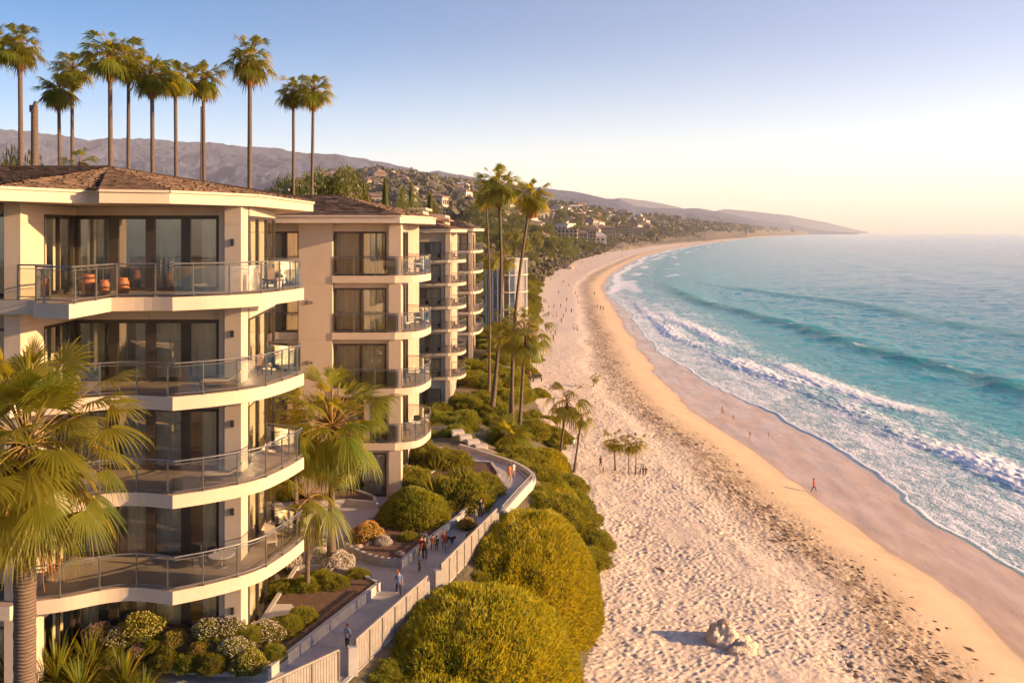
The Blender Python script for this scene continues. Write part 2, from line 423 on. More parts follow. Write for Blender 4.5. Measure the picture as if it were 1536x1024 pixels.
# dimples trodden into the dry sand
ii = np.arange(len(ys))
D = np.zeros_like(Z)
nprint = 34000
py_ = 36 + (150 - 36) * nrs.rand(nprint) ** 1.25
pd_ = 4.5 + 26 * nrs.rand(nprint)
keep = nrs.rand(nprint) < sstep(4, 10, pd_) * .95 + .03
py_, pd_ = py_[keep], pd_[keep]
for yy, dd in zip(py_, pd_):
    xx = float(np.interp(yy, _W[:, 0], _W[:, 1])) - dd
    r = nrs.uniform(.09, .22)
    i0 = np.searchsorted(ys, yy - r * 2.2); i1 = np.searchsorted(ys, yy + r * 2.2)
    if i1 <= i0: continue
    rowx = X[(i0 + i1) // 2]
    j0 = np.searchsorted(rowx, xx - r * 2.2); j1 = np.searchsorted(rowx, xx + r * 2.2)
    if j1 <= j0: continue
    a = nrs.uniform(-.9, .9); gx = X[i0:i1, j0:j1] - xx; gy = Y[i0:i1, j0:j1] - yy
    q1 = (gx * math.cos(a) + gy * math.sin(a)) / (r * 1.5); q2 = (-gx * math.sin(a) + gy * math.cos(a)) / (r * .8)
    q = q1 * q1 + q2 * q2
    D[i0:i1, j0:j1] += (-np.exp(-q * 2.2) + .75 * np.exp(-(np.sqrt(q) - 1.25) ** 2 * 7)) * r * .18
Z = Z + np.clip(D, -.09, .08) * near * (.35 + .65 * sstep(-.35, .15, fbm(X / 4.5, Y / 9, 0, 3))) + (.07 * fbm(X / .9, Y / 1.3, 0, 3)) * rough * near
zone = np.clip(dW, -50, 50)
me = np_mesh('beach', np.stack([X, Y, Z], -1).reshape(-1, 3), grid_faces(len(ys), nc), smooth=True)
at = me.attributes.new('dw', 'FLOAT', 'POINT'); at.data.foreach_set('value', zone.astype(np.float32).ravel())

def sandmat():
    m, nt, b = newmat('sand')
    a = nt.nodes.new('ShaderNodeAttribute'); a.attribute_name = 'dw'; d = a.outputs['Fac']
    n1 = noise(nt, .12, 4); n2 = noise(nt, 2.5, 5, .6)
    dn = math_(nt, 'ADD', d, mapr(nt, n1, 0, 1, -2.5, 2.5))
    dryf = mapr(nt, dn, 6, 12)
    dry = mixc(nt, mapr(nt, n2, .35, .65), (.66, .55, .46), (.55, .45, .37))
    gold = mixc(nt, mapr(nt, noise(nt, .5, 4), .3, .7), (.60, .45, .30), (.52, .385, .25))
    c = mixc(nt, dryf, gold, dry)
    wetc = mixc(nt, mapr(nt, noise(nt, .55, 6, .65, vec=mapping(nt, (1.0, .22, 1), (0, 0, R(24)))), .36, .64), (.40, .26, .165), (.60, .41, .27))
    wf = mapr(nt, math_(nt, 'ADD', d, mapr(nt, noise(nt, .35, 5, .6), 0, 1, -1.1, 1.1)), -.7, 1.1)
    c = mixc(nt, wf, wetc, c)
    # line of dark weed and debris thrown up along the high water mark
    k1 = noise(nt, 1.0, 5, .65, vec=mapping(nt, (2.4, .8, 1), (0, 0, R(-8))))
    k1n = mapr(nt, k1, .43, .54)
    dk = math_(nt, 'ADD', d, mapr(nt, noise(nt, .09, 2), 0, 1, -3.0, 3.0))
    band = math_(nt, 'MULTIPLY', mapr(nt, dk, 5.4, 7.4), mapr(nt, dk, 8.2, 12.5, 1, 0))
    kf = math_(nt, 'MULTIPLY', band, k1n)
    b2 = math_(nt, 'MULTIPLY', mapr(nt, dk, 12.2, 13.2), mapr(nt, dk, 13.8, 15.2, 1, 0))
    kf = math_(nt, 'MAXIMUM', kf, math_(nt, 'MULTIPLY', math_(nt, 'MULTIPLY', b2, mapr(nt, noise(nt, 2.2, 5), .54, .6)), .7))
    c = mixc(nt, math_(nt, 'MULTIPLY', kf, .66), c, (.10, .055, .03))
    nt.links.new(c, b.inputs['Base Color'])
    nt.links.new(math_(nt, 'ADD', mapr(nt, wf, 0, 1, .22, .9), mapr(nt, noise(nt, .4, 5, vec=mapping(nt, (1.0, .3, 1), (0, 0, R(24)))), .4, .65, 0, .14)), b.inputs['Roughness'])
    nt.links.new(mapr(nt, wf, 0, 1, .34, .2), b.inputs['Specular IOR Level'])
    h = math_(nt, 'MULTIPLY', noise(nt, 6, 5, .7), mapr(nt, dn, 1, 9, .02, 1))
    bump(nt, b, h, .8, .10)
    return m
M['sand'] = sandmat(); me.materials.append(M['sand'])
beach = link('beach', me); tag(beach, kind='structure')

# ------------------------------------------------------------------ land
ys = rows(20, 23500, .012, 170, .03)
uu = np.concatenate([-np.geomspace(1, 14000, 60)[::-1], np.linspace(-.9, 1.15, 44)])
E_ = Ex(ys)[:, None]; V_ = Vx(ys)[:, None]
X = np.where(uu[None, :] < 0, E_ + uu[None, :] * 1.0, E_ + uu[None, :] * (V_ - E_ + 1.0)); Y = np.repeat(ys[:, None], len(uu), 1)
Z = land_z(X, Y) + .15 * fbm(X / 6, Y / 6, 0, 3) * sstep(-1.5, 1, X - E_) 
Z = np.where((Y < 85) & (X < E_ - .3), 7.97, Z)
M['land'] = simple('scrub_ground', (.06, .055, .022), (.17, .125, .075), .95, .35, .6, 3, .2)
land = link('ground', np_mesh('ground', np.stack([X, Y, Z], -1).reshape(-1, 3), grid_faces(len(ys), len(uu)), [M['land']], smooth=True))
tag(land, kind='structure')

# ------------------------------------------------------------------ sea
ys = rows(38, 24000, .0050, 420, .012)
uc = np.concatenate([np.linspace(-2, 26, 190), 26 + np.cumsum(np.linspace(.16, .5, 250)), ])
uc = np.concatenate([uc, uc[-1] + np.cumsum(np.geomspace(.6, 1500, 150))])
Y = np.repeat(ys[:, None], len(uc), 1)
X0 = Xx(ys)[:, None]
X0s = np.interp(ys, _X[:, 0], _X[:, 1])[:, None]
blend = sstep(0, 14, uc)[None, :]
X = (X0 * (1 - blend) + X0s * blend) + uc[None, :] + 0 * Y
U = uc[None, :] + 0 * Y
def swell(xc, A, ws, wl):
    v = X - xc
    return A * np.where(v < 0, np.exp(-(v / ws) ** 2), np.exp(-(v / wl) ** 2)), v
wob = lambda s, k: k * vnoise(Y / s, s * 1.3) + .35 * k * vnoise(Y / (s * .3), s)
cA = np.interp(Y, [0, 75, 92, 104, 113, 125, 156, 171, 227, 283, 400, 800], [56, 56, 55, 54.5, 51.6, 50.9, 49.5, 46, 42.3, 44, 50, 120]) + wob(14, .7)
cB = np.interp(Y, [0, 100, 119, 127, 137, 160, 200, 260, 400, 800], [66, 65, 63.6, 60.8, 57.4, 55, 52, 50, 58, 130]) + wob(17, .8)
cT = np.interp(Y, [0, 145, 161, 175, 193, 221, 272, 332, 420, 600, 900], [87, 86.8, 87, 85.2, 82.9, 82.6, 79, 73, 76, 105, 175]) + wob(22, 1.0)
cS = np.interp(Y, [0, 223, 252, 290, 332, 364, 449, 600, 900], [140, 134, 129.5, 131, 128, 117, 101, 128, 200]) + wob(30, 1.6)
fadeA = 1 - sstep(230, 420, Y)
hA, vA = swell(cA, .42, 2.0, 3.6); hB, vB = swell(cB, .36, 2.0, 3.8); hT, vT = swell(cT, 1.1, 5.0, 8); hS, vS = swell(cS, .8, 6, 10)
gA = .55 + .45 * sstep(-.4, .3, vnoise(Y / 16, 8.8)); gB = sstep(-.7, .2, vnoise(Y / 20, 2.8) + .2)
H = hA * gA * fadeA + hB * gB * (1 - sstep(220, 330, Y)) + hT * (1 - sstep(320, 520, Y)) * (.75 + .35 * vnoise(Y / 18, 5.5) + .25 * vnoise(Y / 4.5, X / 6)) + hS * (1 - sstep(480, 760, Y)) * (.75 + .3 * vnoise(Y / 25, 6.5))
for k, (off, A) in enumerate(((175, .9), (232, .8), (300, .8), (390, .7), (500, .6), (640, .5))):
    c_ = X0s + off + wob(45 + 7 * k, 4) + np.clip(Y - 300, 0, 2000) * .02
    h_, _ = swell(c_, A, 5 + k, 10 + k); H = H + h_ * (.45 + .55 * vnoise(Y / (40 + 9 * k), k + .5)) * (1 - sstep(1500, 3500, Y))
chop = fbm(X / 3.2, Y / 2.0, 0, 4) * .30 + fbm(X / 13, Y / 7, 0, 2) * .34
chop = chop * sstep(12, 50, U) * (1 - sstep(500, 2500, Y)) + .05 * fbm(X / .9, Y / .9, 0, 3)
H = H + chop
foamA = np.exp(-np.clip(-vA - 1.2, 0, 99) ** 2 / 2.5) * (1 - sstep(1.0, 9.5, vA)) * gA * fadeA
foamB = np.exp(-np.clip(-vB - .9, 0, 99) ** 2 / 2.0) * (1 - sstep(1, 6.5, vB)) * gB * fadeA
H = H + foamA * .22 * fbm(X / .7, Y / .7, 0, 3) * 1.6 + foamB * .15 * fbm(X / .7, Y / .7, 5.0, 3)
bz = beach_z(X, Y)
edge = sstep(0, 7, U)
Hs = np.maximum(H * edge + .0, bz + .012 + .03 * sstep(0, 1.2, U) * (1 - sstep(1.2, 3, U)) + .02 * vnoise(X / .5, Y / .5))
Hs = np.where(U < 0, bz - .10 * sstep(.1, 2, -U) + .012, Hs)
# foam carpet: cover of foam 0..1, broken up further by the shader
car = np.where(U < 12, .60, .42) * (1 - sstep(21, 31, U)) * sstep(-.3, .1, U)
car = car + .16 * fbm(X / 5, Y / 9, 0, 3) * (U < 34)
edgeline = np.exp(-((U - .12) / .30) ** 2) * 1.0 + np.exp(-((U - 3.2 - vnoise(Y / 7, 9.9)) / .5) ** 2) * .25
far = sstep(260, 420, Y)
farfoam = far * (np.exp(-((U - 3 - 3 * vnoise(Y / 60, 3)) / 3.5) ** 2) + .9 * np.exp(-((U - 17 - 7 * vnoise(Y / 50, 5)) / 4.5) ** 2) * sstep(-.5, .1, vnoise(Y / 35, 7)) + .8 * np.exp(-((U - 36 - 9 * vnoise(Y / 55, 6)) / 4) ** 2) * sstep(-.2, .3, vnoise(Y / 45, 8)))
lipA = np.exp(-((vA - .5) / .75) ** 2) * gA * fadeA * (.75 + .35 * vnoise(Y / 2.2, X / 2)); lipB = np.exp(-((vB - .4) / .7) ** 2) * gB * (1 - sstep(220, 330, Y)) * (.75 + .4 * vnoise(Y / 2.5, X / 2))
foam = np.clip(np.maximum.reduce([lipA * 1.25, lipB * 1.15, foamA * .97, foamB * .92, car * (1 - .35 * far), edgeline * (1 - far * .5), farfoam * .9, np.where(np.abs(vT) < 1.2, .10 + .34 * sstep(.15, .5, vnoise(Y / 7, 3.1)), 0) * (1 - far)]), 0, 1)
me = np_mesh('sea', np.stack([X, Y, Hs], -1).reshape(-1, 3), grid_faces(len(ys), len(uc)), smooth=True)
shal = 1 - sstep(20, 160, U) * .6 - sstep(120, 600, U) * .4
for nm, arr in (('foam', foam), ('shallow', shal), ('sand', 1 - sstep(1, 16, U)), ('crest', np.clip(hT / 1.1 * sstep(-8, -.5, -np.abs(vT + 3.0)) + .7 * hS / .8 * sstep(-8, -.5, -np.abs(vS + 3.2)), 0, 1) * (1 - sstep(300, 520, Y)))):
    at = me.attributes.new(nm, 'FLOAT', 'POINT'); at.data.foreach_set('value', arr.astype(np.float32).ravel())
def seamat():
    m, nt, b = newmat('sea_water')
    A = lambda n: (lambda q: (setattr(q, 'attribute_name', n), q.outputs['Fac'])[1])(nt.nodes.new('ShaderNodeAttribute'))
    fo, sh, sa, cr = A('foam'), A('shallow'), A('sand'), A('crest')
    wc = mixc(nt, sh, (.016, .085, .21), (.014, .33, .40))
    wc = mixc(nt, math_(nt, 'MULTIPLY', cr, .8), wc, (.008, .40, .44))
    wc = mixc(nt, math_(nt, 'MULTIPLY', sa, .62), wc, (.30, .27, .25))
    wc = mixc(nt, math_(nt, 'MULTIPLY', mapr(nt, fo, .1, .8), .6), wc, (.40, .52, .56))
    n1 = noise(nt, .8, 7, .64, dist=.8, vec=mapping(nt, (1.35, .55, 1), (0, 0, R(-10))))
    n2 = noise(nt, .22, 4, .6, dist=.8, vec=mapping(nt, (1.5, .6, 1), (0, 0, R(-10))))
    v = nt.nodes.new('ShaderNodeTexVoronoi'); v.feature = 'DISTANCE_TO_EDGE'; v.inputs['Scale'].default_value = 1.5
    wv = nt.nodes.new('ShaderNodeVectorMath'); wv.operation = 'ADD'
    tc = nt.nodes.new('ShaderNodeTexCoord'); nn = nt.nodes.new('ShaderNodeTexNoise'); nn.inputs['Scale'].default_value = 1.6; nn.inputs['Detail'].default_value = 3
    nt.links.new(tc.outputs['Object'], nn.inputs['Vector'])
    sc_ = nt.nodes.new('ShaderNodeVectorMath'); sc_.operation = 'SCALE'; sc_.inputs[3].default_value = 1.4
    nt.links.new(nn.outputs['Color'], sc_.inputs[0]); nt.links.new(tc.outputs['Object'], wv.inputs[0]); nt.links.new(sc_.outputs[0], wv.inputs[1])
    nt.links.new(wv.outputs[0], v.inputs['Vector'])
    lace = mapr(nt, v.outputs['Distance'], .02, .25, .20, -.08)
    t = math_(nt, 'ADD', fo, mapr(nt, n1, .3, .7, -.26, .26))
    t = math_(nt, 'ADD', t, mapr(nt, n2, .3, .7, -.24, .24))
    t = math_(nt, 'ADD', t, lace)
    ff = mapr(nt, t, .40, .90)
    ff = math_(nt, 'MULTIPLY', ff, mapr(nt, fo, .03, .12))
    c = mixc(nt, ff, wc, (.80, .80, .82))
    nt.links.new(c, b.inputs['Base Color'])
    nt.links.new(mapr(nt, ff, 0, 1, .13, .8), b.inputs['Roughness'])
    b.inputs['IOR'].default_value = 1.33; b.inputs['Specular IOR Level'].default_value = .36
    w1 = noise(nt, .55, 5, .6, dist=.3, vec=mapping(nt, (1.0, .6, 1), (0, 0, R(-20))))
    w2 = noise(nt, 3.0, 4, .6)
    hh = math_(nt, 'ADD', math_(nt, 'MULTIPLY', w1, 1.0), math_(nt, 'MULTIPLY', w2, .16))
    hh = math_(nt, 'ADD', math_(nt, 'MULTIPLY', hh, mapr(nt, sa, 0, 1, 1.0, .06)), math_(nt, 'MULTIPLY', ff, .12))
    bump(nt, b, hh, 1.0, .55)
    tl = nt.nodes.new('ShaderNodeBsdfTranslucent'); tl.inputs[0].default_value = (.05, .62, .52, 1)
    ms = nt.nodes.new('ShaderNodeMixShader'); nt.links.new(math_(nt, 'MULTIPLY', math_(nt, 'ADD', math_(nt, 'MULTIPLY', cr, .35), math_(nt, 'MULTIPLY', sh, .14)), math_(nt, 'SUBTRACT', 1.0, ff)), ms.inputs[0])
    nt.links.new(b.outputs[0], ms.inputs[1]); nt.links.new(tl.outputs[0], ms.inputs[2]); nt.links.new(ms.outputs[0], nt.nodes['Material Output'].inputs[0])
    return m
me.materials.append(seamat())
sea = link('sea', me); tag(sea, kind='structure')

# ------------------------------------------------------------------ hills and far mountains
def ridge(name, prof, dep, near_d, seed, mat, n_r=70, px0=-500, px1=None, step=3.0, rough=.22, back=1.35, floor=0.0, spur=1.0, nsc=1.0):
    """a range of hills as one heightfield: skyline heights from prof (px, py) at distances dep (px, d)"""
    px = np.arange(px0, px1, step); a = (px - 768) / F
    pr = np.array(prof, float); dp = np.array(dep, float); nn = np.array(near_d, float)
    py = np.interp(px, pr[:, 0], pr[:, 1]); D = np.interp(px, dp[:, 0], dp[:, 1]); N = np.interp(px, nn[:, 0], nn[:, 1])
    Hh = CZ + (348.5 - py) * D / F
    t = np.concatenate([np.linspace(0, 1, n_r), np.linspace(1.03, back, 12)])[:, None]
    dist = N[None, :] + (D - N)[None, :] * t
    Xg = a[None, :] * dist; Yg = dist
    base = floor + (Hh[None, :] - floor) * np.where(t <= 1, np.clip(t, 0, 1) ** 1.3, 1 - (t - 1) * 2.2)
    s = float(np.mean(D)) / 9.0 * nsc
    n = fbm(Xg / s + seed, Yg / s + seed, 0, 6)
    rid = 1 - np.abs(fbm(Xg / (s * .55) + 3 * seed, Yg / (s * .9), 0, 5)) * 3.0
    env = np.sin(np.clip(t, 0, 1) * PI) ** .8
    Zg = base + (Hh[None, :] * rough) * (n * 1.2 + spur * (rid - .5) * .55) * env
    Zg = Zg + Hh[None, :] * .018 * fbm(px[None, :] / 9.0, t * 20, 0, 4) * np.where(t > .9, 1, .5)
    Zg[0] = -2
    V3 = np.stack([Xg + 0 * Zg, Yg + 0 * Zg, Zg], -1).reshape(-1, 3)
    o = link(name, np_mesh(name, V3, grid_faces(len(t), len(px)), [mat], smooth=True)); tag(o, kind='structure')
    def hz(x, y):
        p = x / y * F + 768; i = min(max(int((p - px0) / step), 0), len(px) - 2)
        tt = (y - N[i]) / (D[i] - N[i]); k = min(max(tt * (n_r - 1), 0), n_r - 1.001); k0 = int(k)
        return float(Zg[k0, i] * (1 - k + k0) + Zg[k0 + 1, i] * (k - k0))
    def hv(p, y):
        i = min(max(int((p - px0) / step), 0), len(px) - 2); tt = (y - N[i]) / (D[i] - N[i])
        return np.interp(tt, t[:n_r, 0], Zg[:n_r, i], left=-99)
    return o, hz, hv
def hillmat(name, a, b_, c3, s):
    m, nt, b = newmat(name)
    n1 = mapr(nt, noise(nt, s, 6, .65), .35, .65); n2 = mapr(nt, noise(nt, s * 4, 4), .5, .68)
    c = mixc(nt, n1, a, b_); c = mixc(nt, n2, c, c3)
    nt.links.new(c, b.inputs['Base Color']); b.inputs['Roughness'].default_value = .95; b.inputs['Specular IOR Level'].default_value = .1
    bump(nt, b, noise(nt, s * 6, 5), .9, .12 / s); return m
M['mtn'] = hillmat('mountain_scrub_hazed', (.04, .055, .125), (.08, .09, .155), (.025, .038, .085), .0016)  # scrub tones with the blue of distant haze painted into the colour
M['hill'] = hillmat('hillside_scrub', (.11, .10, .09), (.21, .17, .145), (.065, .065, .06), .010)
sky_far = [(-500, 190), (0, 193), (56, 199), (102, 204), (134, 211), (165, 207), (225, 208), (267, 213), (316, 214), (369, 220), (422, 223), (453, 230), (506, 232), (540, 237), (609, 251), (641, 259), (658, 256.5), (718, 267), (760, 276), (824, 283.5), (856, 287), (885, 292), (910, 298), (928, 298), (953, 309), (977, 312), (1020, 313), (1047, 312), (1079, 318), (1131, 329), (1184, 336.5), (1220, 343.5), (1250, 347.5), (1300, 350)]
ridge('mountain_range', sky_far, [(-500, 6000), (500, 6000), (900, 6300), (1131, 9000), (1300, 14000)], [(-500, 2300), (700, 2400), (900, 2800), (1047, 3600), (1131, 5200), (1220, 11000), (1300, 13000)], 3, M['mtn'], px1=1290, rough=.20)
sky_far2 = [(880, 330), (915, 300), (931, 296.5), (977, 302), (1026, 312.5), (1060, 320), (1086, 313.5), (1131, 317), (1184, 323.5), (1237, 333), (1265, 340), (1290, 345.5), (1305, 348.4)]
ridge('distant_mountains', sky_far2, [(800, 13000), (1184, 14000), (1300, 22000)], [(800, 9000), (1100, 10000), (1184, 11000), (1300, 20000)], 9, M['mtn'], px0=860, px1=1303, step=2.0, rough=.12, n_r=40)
sky_near = [(-500, 300), (0, 300), (380, 296), (480, 266), (510, 261), (551, 258), (592, 260), (617, 262), (663, 273), (691, 274), (718, 277), (770, 292), (824, 308), (865, 312), (885, 315), (934, 321.5), (973, 326), (1020, 331.5), (1060, 337), (1120, 342.0), (1200, 346.5), (1280, 349)]
dep_near = [(-500, 1900), (700, 1900), (824, 2000), (934, 2300), (1060, 3300), (1120, 5000), (1200, 9500), (1280, 20000)]
nd_near = [(-500, 320), (700, 330), (780, 420), (824, 620), (870, 850), (934, 1150), (973, 1450), (1060, 2350), (1120, 4000), (1200, 9000), (1280, 18000)]
hillside, hill_z, HZV = ridge('hillside', sky_near, dep_near, nd_near, 5, M['hill'], px1=1276, n_r=110, rough=.16, step=2.5, floor=5, nsc=.55)
# ------------------------------------------------------------------ buildings
def offs(p, q, d):
    dx, dy = q[0] - p[0], q[1] - p[1]; L = math.hypot(dx, dy) or 1
    return (dy / L * d, -dx / L * d)          # to the outward (right-hand) side
def lerp2(p, q, t): return (p[0] + (q[0] - p[0]) * t, p[1] + (q[1] - p[1]) * t)

def window(root, org, p, q, z0, z1, panes=1, cur=(), fw=.11, detail=True, glass='glass', mull=None, transom=False):
    f = MB()
    L = math.hypot(q[0] - p[0], q[1] - p[1])
    f.seg(p, q, .13, fw, z1 - fw); f.seg(p, q, .13, fw * .9, z0)
    cuts = mull or [i / panes for i in range(panes + 1)]
    for i, t in enumerate(cuts):
        w = fw / L * (1.0 if 0 < i < len(cuts) - 1 else 1.2)
        a = min(max(t - w / 2, 0), 1 - w); f.seg(lerp2(p, q, a), lerp2(p, q, a + w), .15, z1 - z0 - fw * 1.9, z0 + fw * .9)
    if transom:
        zt = z0 + (z1 - z0) * transom; f.seg(p, q, .125, .07, zt)
    fr = f.build('window', M['frame'], root, org)
    for i in range(len(cuts) - 1):
        w = fw / L
        a, b = lerp2(p, q, cuts[i] + w * .4), lerp2(p, q, cuts[i + 1] - w * .4)
        g = MB(); g.add([(a[0], a[1], z0 + .05), (b[0], b[1], z0 + .05), (b[0], b[1], z1 - .05), (a[0], a[1], z1 - .05)], [(0, 1, 2, 3)])
        g.build('pane', M[glass], fr, org)
    ox, oy = offs(p, q, -.38)
    for (a, b, mt) in cur:
        n = max(8, int((b - a) * L / .055)); vs_ = []; ph = rnd.random() * 6
        for k in range(n + 1):
            t = a + (b - a) * k / n
            wv = .055 * math.sin(k * 1.15 + ph) + .03 * math.sin(k * .41 + ph)
            nx, ny = offs(p, q, wv); c = lerp2(p, q, t)
            vs_ += [(c[0] + ox + nx * 1.3, c[1] + oy + ny * 1.3, z0 + .04), (c[0] + ox + nx * .6, c[1] + oy + ny * .6, z1 - .10)]
        cm = MB(); cm.add(vs_, [(2 * k, 2 * k + 2, 2 * k + 3, 2 * k + 1) for k in range(n)])
        cm.build('curtain', M[mt], fr, org, smooth=True)
    return fr

def railing(bal, org, path, z, h=1.35, step=1.45, style='glass', rr=.038, close=False):
    """railing along a plan path; glass panels or balusters"""
    P2 = [Vector((p[0], p[1], 0)) for p in path]
    d = [0]
    for a, b in zip(P2, P2[1:]): d.append(d[-1] + (b - a).length)
    def at(s):
        for i in range(len(P2) - 1):
            if s <= d[i + 1] + 1e-6:
                t = (s - d[i]) / max(d[i + 1] - d[i], 1e-6); return P2[i].lerp(P2[i + 1], t)
        return P2[-1]
    n = max(1, round(d[-1] / step)); S = [d[-1] * i / n for i in range(n + 1)]
    r = MB()
    r.tube([(p.x, p.y, z + h) for p in P2], rr, 6)
    r.tube([(p.x, p.y, z + .12) for p in P2], rr * .6, 5)
    if style == 'glass': r.tube([(p.x, p.y, z + h - .13) for p in P2], rr * .45, 5)
    for s in S:
        p = at(s); r.box((p.x, p.y, z + h / 2), (.055, .055, h)); r.box((p.x, p.y, z + .015), (.13, .13, .03))
    if style == 'bars':
        nb = int(d[-1] / .16)
        for i in range(nb):
            p = at(d[-1] * (i + .5) / nb); r.box((p.x, p.y, z + .12 + (h - .12) / 2), (.022, .022, h - .14))
    rl = r.build('railing', M['metal'], bal, org)
    if style == 'glass':
        for a, b in zip(S, S[1:]):
            k = max(1, int((b - a) / .5)); pts = [at(a + .04 + (b - a - .08) * i / k) for i in range(k + 1)]
            g = MB(); vs_ = []
            for p in pts: vs_ += [(p.x, p.y, z + .14), (p.x, p.y, z + h - .14)]
            g.add(vs_, [(2 * i, 2 * i + 2, 2 * i + 3, 2 * i + 1) for i in range(k)])
            g.build('glass_panel', M['railglass'], bal, org, smooth=True)
    return rl

def shingles(mb_v, mb_f, shade, poly, row=.42, w=.38, lift=.07):
    """courses of shakes over a planar convex roof face"""
    pts = [Vector(p) for p in poly]
    n = (pts[1] - pts[0]).cross(pts[2] - pts[0]).normalized()
    if n.z < 0: n = -n
    up = (Vector((0, 0, 1)) - n * n.z).normalized(); uu_ = up.cross(n).normalized()
    o = pts[0]
    pv = [((p - o).dot(uu_), (p - o).dot(up)) for p in pts]
    v0 = min(p[1] for p in pv); v1 = max(p[1] for p in pv)
    v = v0 - .05; r = 0
    while v < v1:
        vm_ = v + row * .5; xs = []
        for i in range(len(pv)):
            a, b = pv[i], pv[(i + 1) % len(pv)]
            if (a[1] - vm_) * (b[1] - vm_) < 0:
                xs.append(a[0] + (b[0] - a[0]) * (vm_ - a[1]) / (b[1] - a[1]))
        if len(xs) >= 2:
            x, xe = min(xs), max(xs)
            while x < xe:
                ww = min(w * rnd.uniform(.7, 1.35), xe - x); l = lift * rnd.uniform(.5, 1.5); jj = rnd.uniform(-.05, .05)
                q = [(x + .006, v + jj, l), (x + ww - .006, v + jj + rnd.uniform(-.02, .02), l * rnd.uniform(.8, 1.2)), (x + ww - .006, v + row * 1.06, .012), (x + .006, v + row * 1.06, .012), (x + .006, v + jj, 0), (x + ww - .006, v + jj, 0)]
                b = len(mb_v); mb_v.extend([tuple(o + uu_ * a + up * c + n * e) for a, c, e in q])
                mb_f.extend([(b, b + 1, b + 2, b + 3), (b + 4, b + 5, b + 1, b)])
                s = rnd.random(); shade.extend([s, s * .6])
                x += ww
        v += row; r += 1

def roof_hip(root, org, faces, eave_poly, zb, zt, row=.42, w=.38, lip=.10, inset_poly=None):
    """fascia/soffit slab with shingled faces above it"""
    V_, F_, S_ = [], [], []
    for f in faces: shingles(V_, F_, S_, f, row, w)
    base = MB()
    for f in faces: base.add([(p[0], p[1], p[2] - .02) for p in f], [tuple(range(len(f)))])
    nb = len(V_); V_.extend(base.v); F2 = [tuple(i + nb for i in f) for f in base.f]
    me = bpy.data.meshes.new('roof'); me.from_pydata([(v[0] - org[0], v[1] - org[1], v[2] - org[2]) for v in V_], [], F_ + F2)
    me.materials.append(M['roof']); at = me.attributes.new('shade', 'FLOAT', 'FACE'); at.data.foreach_set('value', np.array(S_ + [.2] * len(F2), dtype=np.float32))
    ro = link('roof', me, root)
    e = MB(); e.prism(eave_poly, zb, zt)
    c = [sum(p[i] for p in eave_poly) / len(eave_poly) for i in (0, 1)]
    n = len(eave_poly)
    ar = sum(eave_poly[i][0] * eave_poly[(i + 1) % n][1] - eave_poly[(i + 1) % n][0] * eave_poly[i][1] for i in range(n))
    for i in range(n):                       # a drip moulding standing proud of the fascia
        a, b = eave_poly[i], eave_poly[(i + 1) % n]
        if ar < 0: a, b = b, a
        ox, oy = offs(a, b, .045)
        e.seg((a[0] + ox, a[1] + oy), (b[0] + ox, b[1] + oy), .09, .10, zt - .11)
    e.build('eave', M['fascia'], ro, org)
    return ro

# ---- first building, nearest the camera
B1 = (-16.0, 42.0, 8.0)
b1 = empty('apartment_building', B1, 'cream apartment block nearest the camera with four curved glass-railed balconies and a shake roof', 'apartment building', 'beachfront apartment blocks')
DZ = [24.36, 20.30, 16.31, 12.40]
TOPZ = 28.17
# core behind the rooms
w = MB()
w.prism([(-42, 43.0), (-15.2, 43.0), (-15.2, 46.8), (-17.6, 46.8), (-17.6, 56), (-42, 56)], 7.9, 28.1)
w.build('wall', M['room'], b1, B1)
w = MB()
for k, z in enumerate([8.02] + DZ):          # floor plates inside the glass line
    pass
# corner column with its lit return and the flat wall strip beside it
cm = MB()
cm.box2((-13.10, 38.15, 7.9), (-12.78, 38.75, 28.15))
cm.box2((-12.78, 37.95, 7.9), (-12.05, 38.95, 28.15))
cm.build('column', M['stucco'], b1, B1)
cm = MB(); cm.prism([(-20.15, 33.85), (-19.5, 33.85), (-19.5, 35.55), (-20.15, 35.55)], 7.9, 28.16); cm.build('column', M['stucco'], b1, B1)
cm = MB(); cm.prism([(-12.98, 46.02), (-12.80, 46.02), (-13.15, 47.2), (-17.5, 47.2), (-17.5, 46.9), (-13.4, 46.9)], 7.9, 28.14); cm.build('wall', M['stucco'], b1, B1)
floors = [(DZ[0], DZ[0] + 3.40, 28.16), (DZ[1], DZ[1] + 2.78, DZ[0] - .54), (DZ[2], DZ[2] + 2.78, DZ[1] - .54), (DZ[3], DZ[3] + 2.78, DZ[2] - .54), (8.0, 10.9, DZ[3] - .54)]
bays = [(-19.70, -17.95), (-17.95, -16.30), (-16.30, -14.70), (-14.70, -13.12)]
c1, c2 = 'curtain', 'curtain2'
curt = [
    [[(.02, .42, c1), (.5, .97, c2)], [(.03, .98, c2)], [(.02, .98, c2)], [(.36, .98, c1)]],
    [[(.03, .66, c1), (.86, .98, c1)], [(.04, .18, c1), (.5, .86, c1)], [(.02, .80, c1)], [(.05, .97, c1)]],
    [[(.05, .95, c1)], [(.04, .80, c2)], [(.03, .82, c2)], [(.36, .98, c1)]],
    [[(.1, .7, c1)], [(.3, .98, c1)], [(.03, .88, c2)], [(.38, .98, c1)]],
    [[(.1, .5, c1)], [(.5, .98, c1)], [(.04, .9, c1)], [(.42, .98, c1)]]]
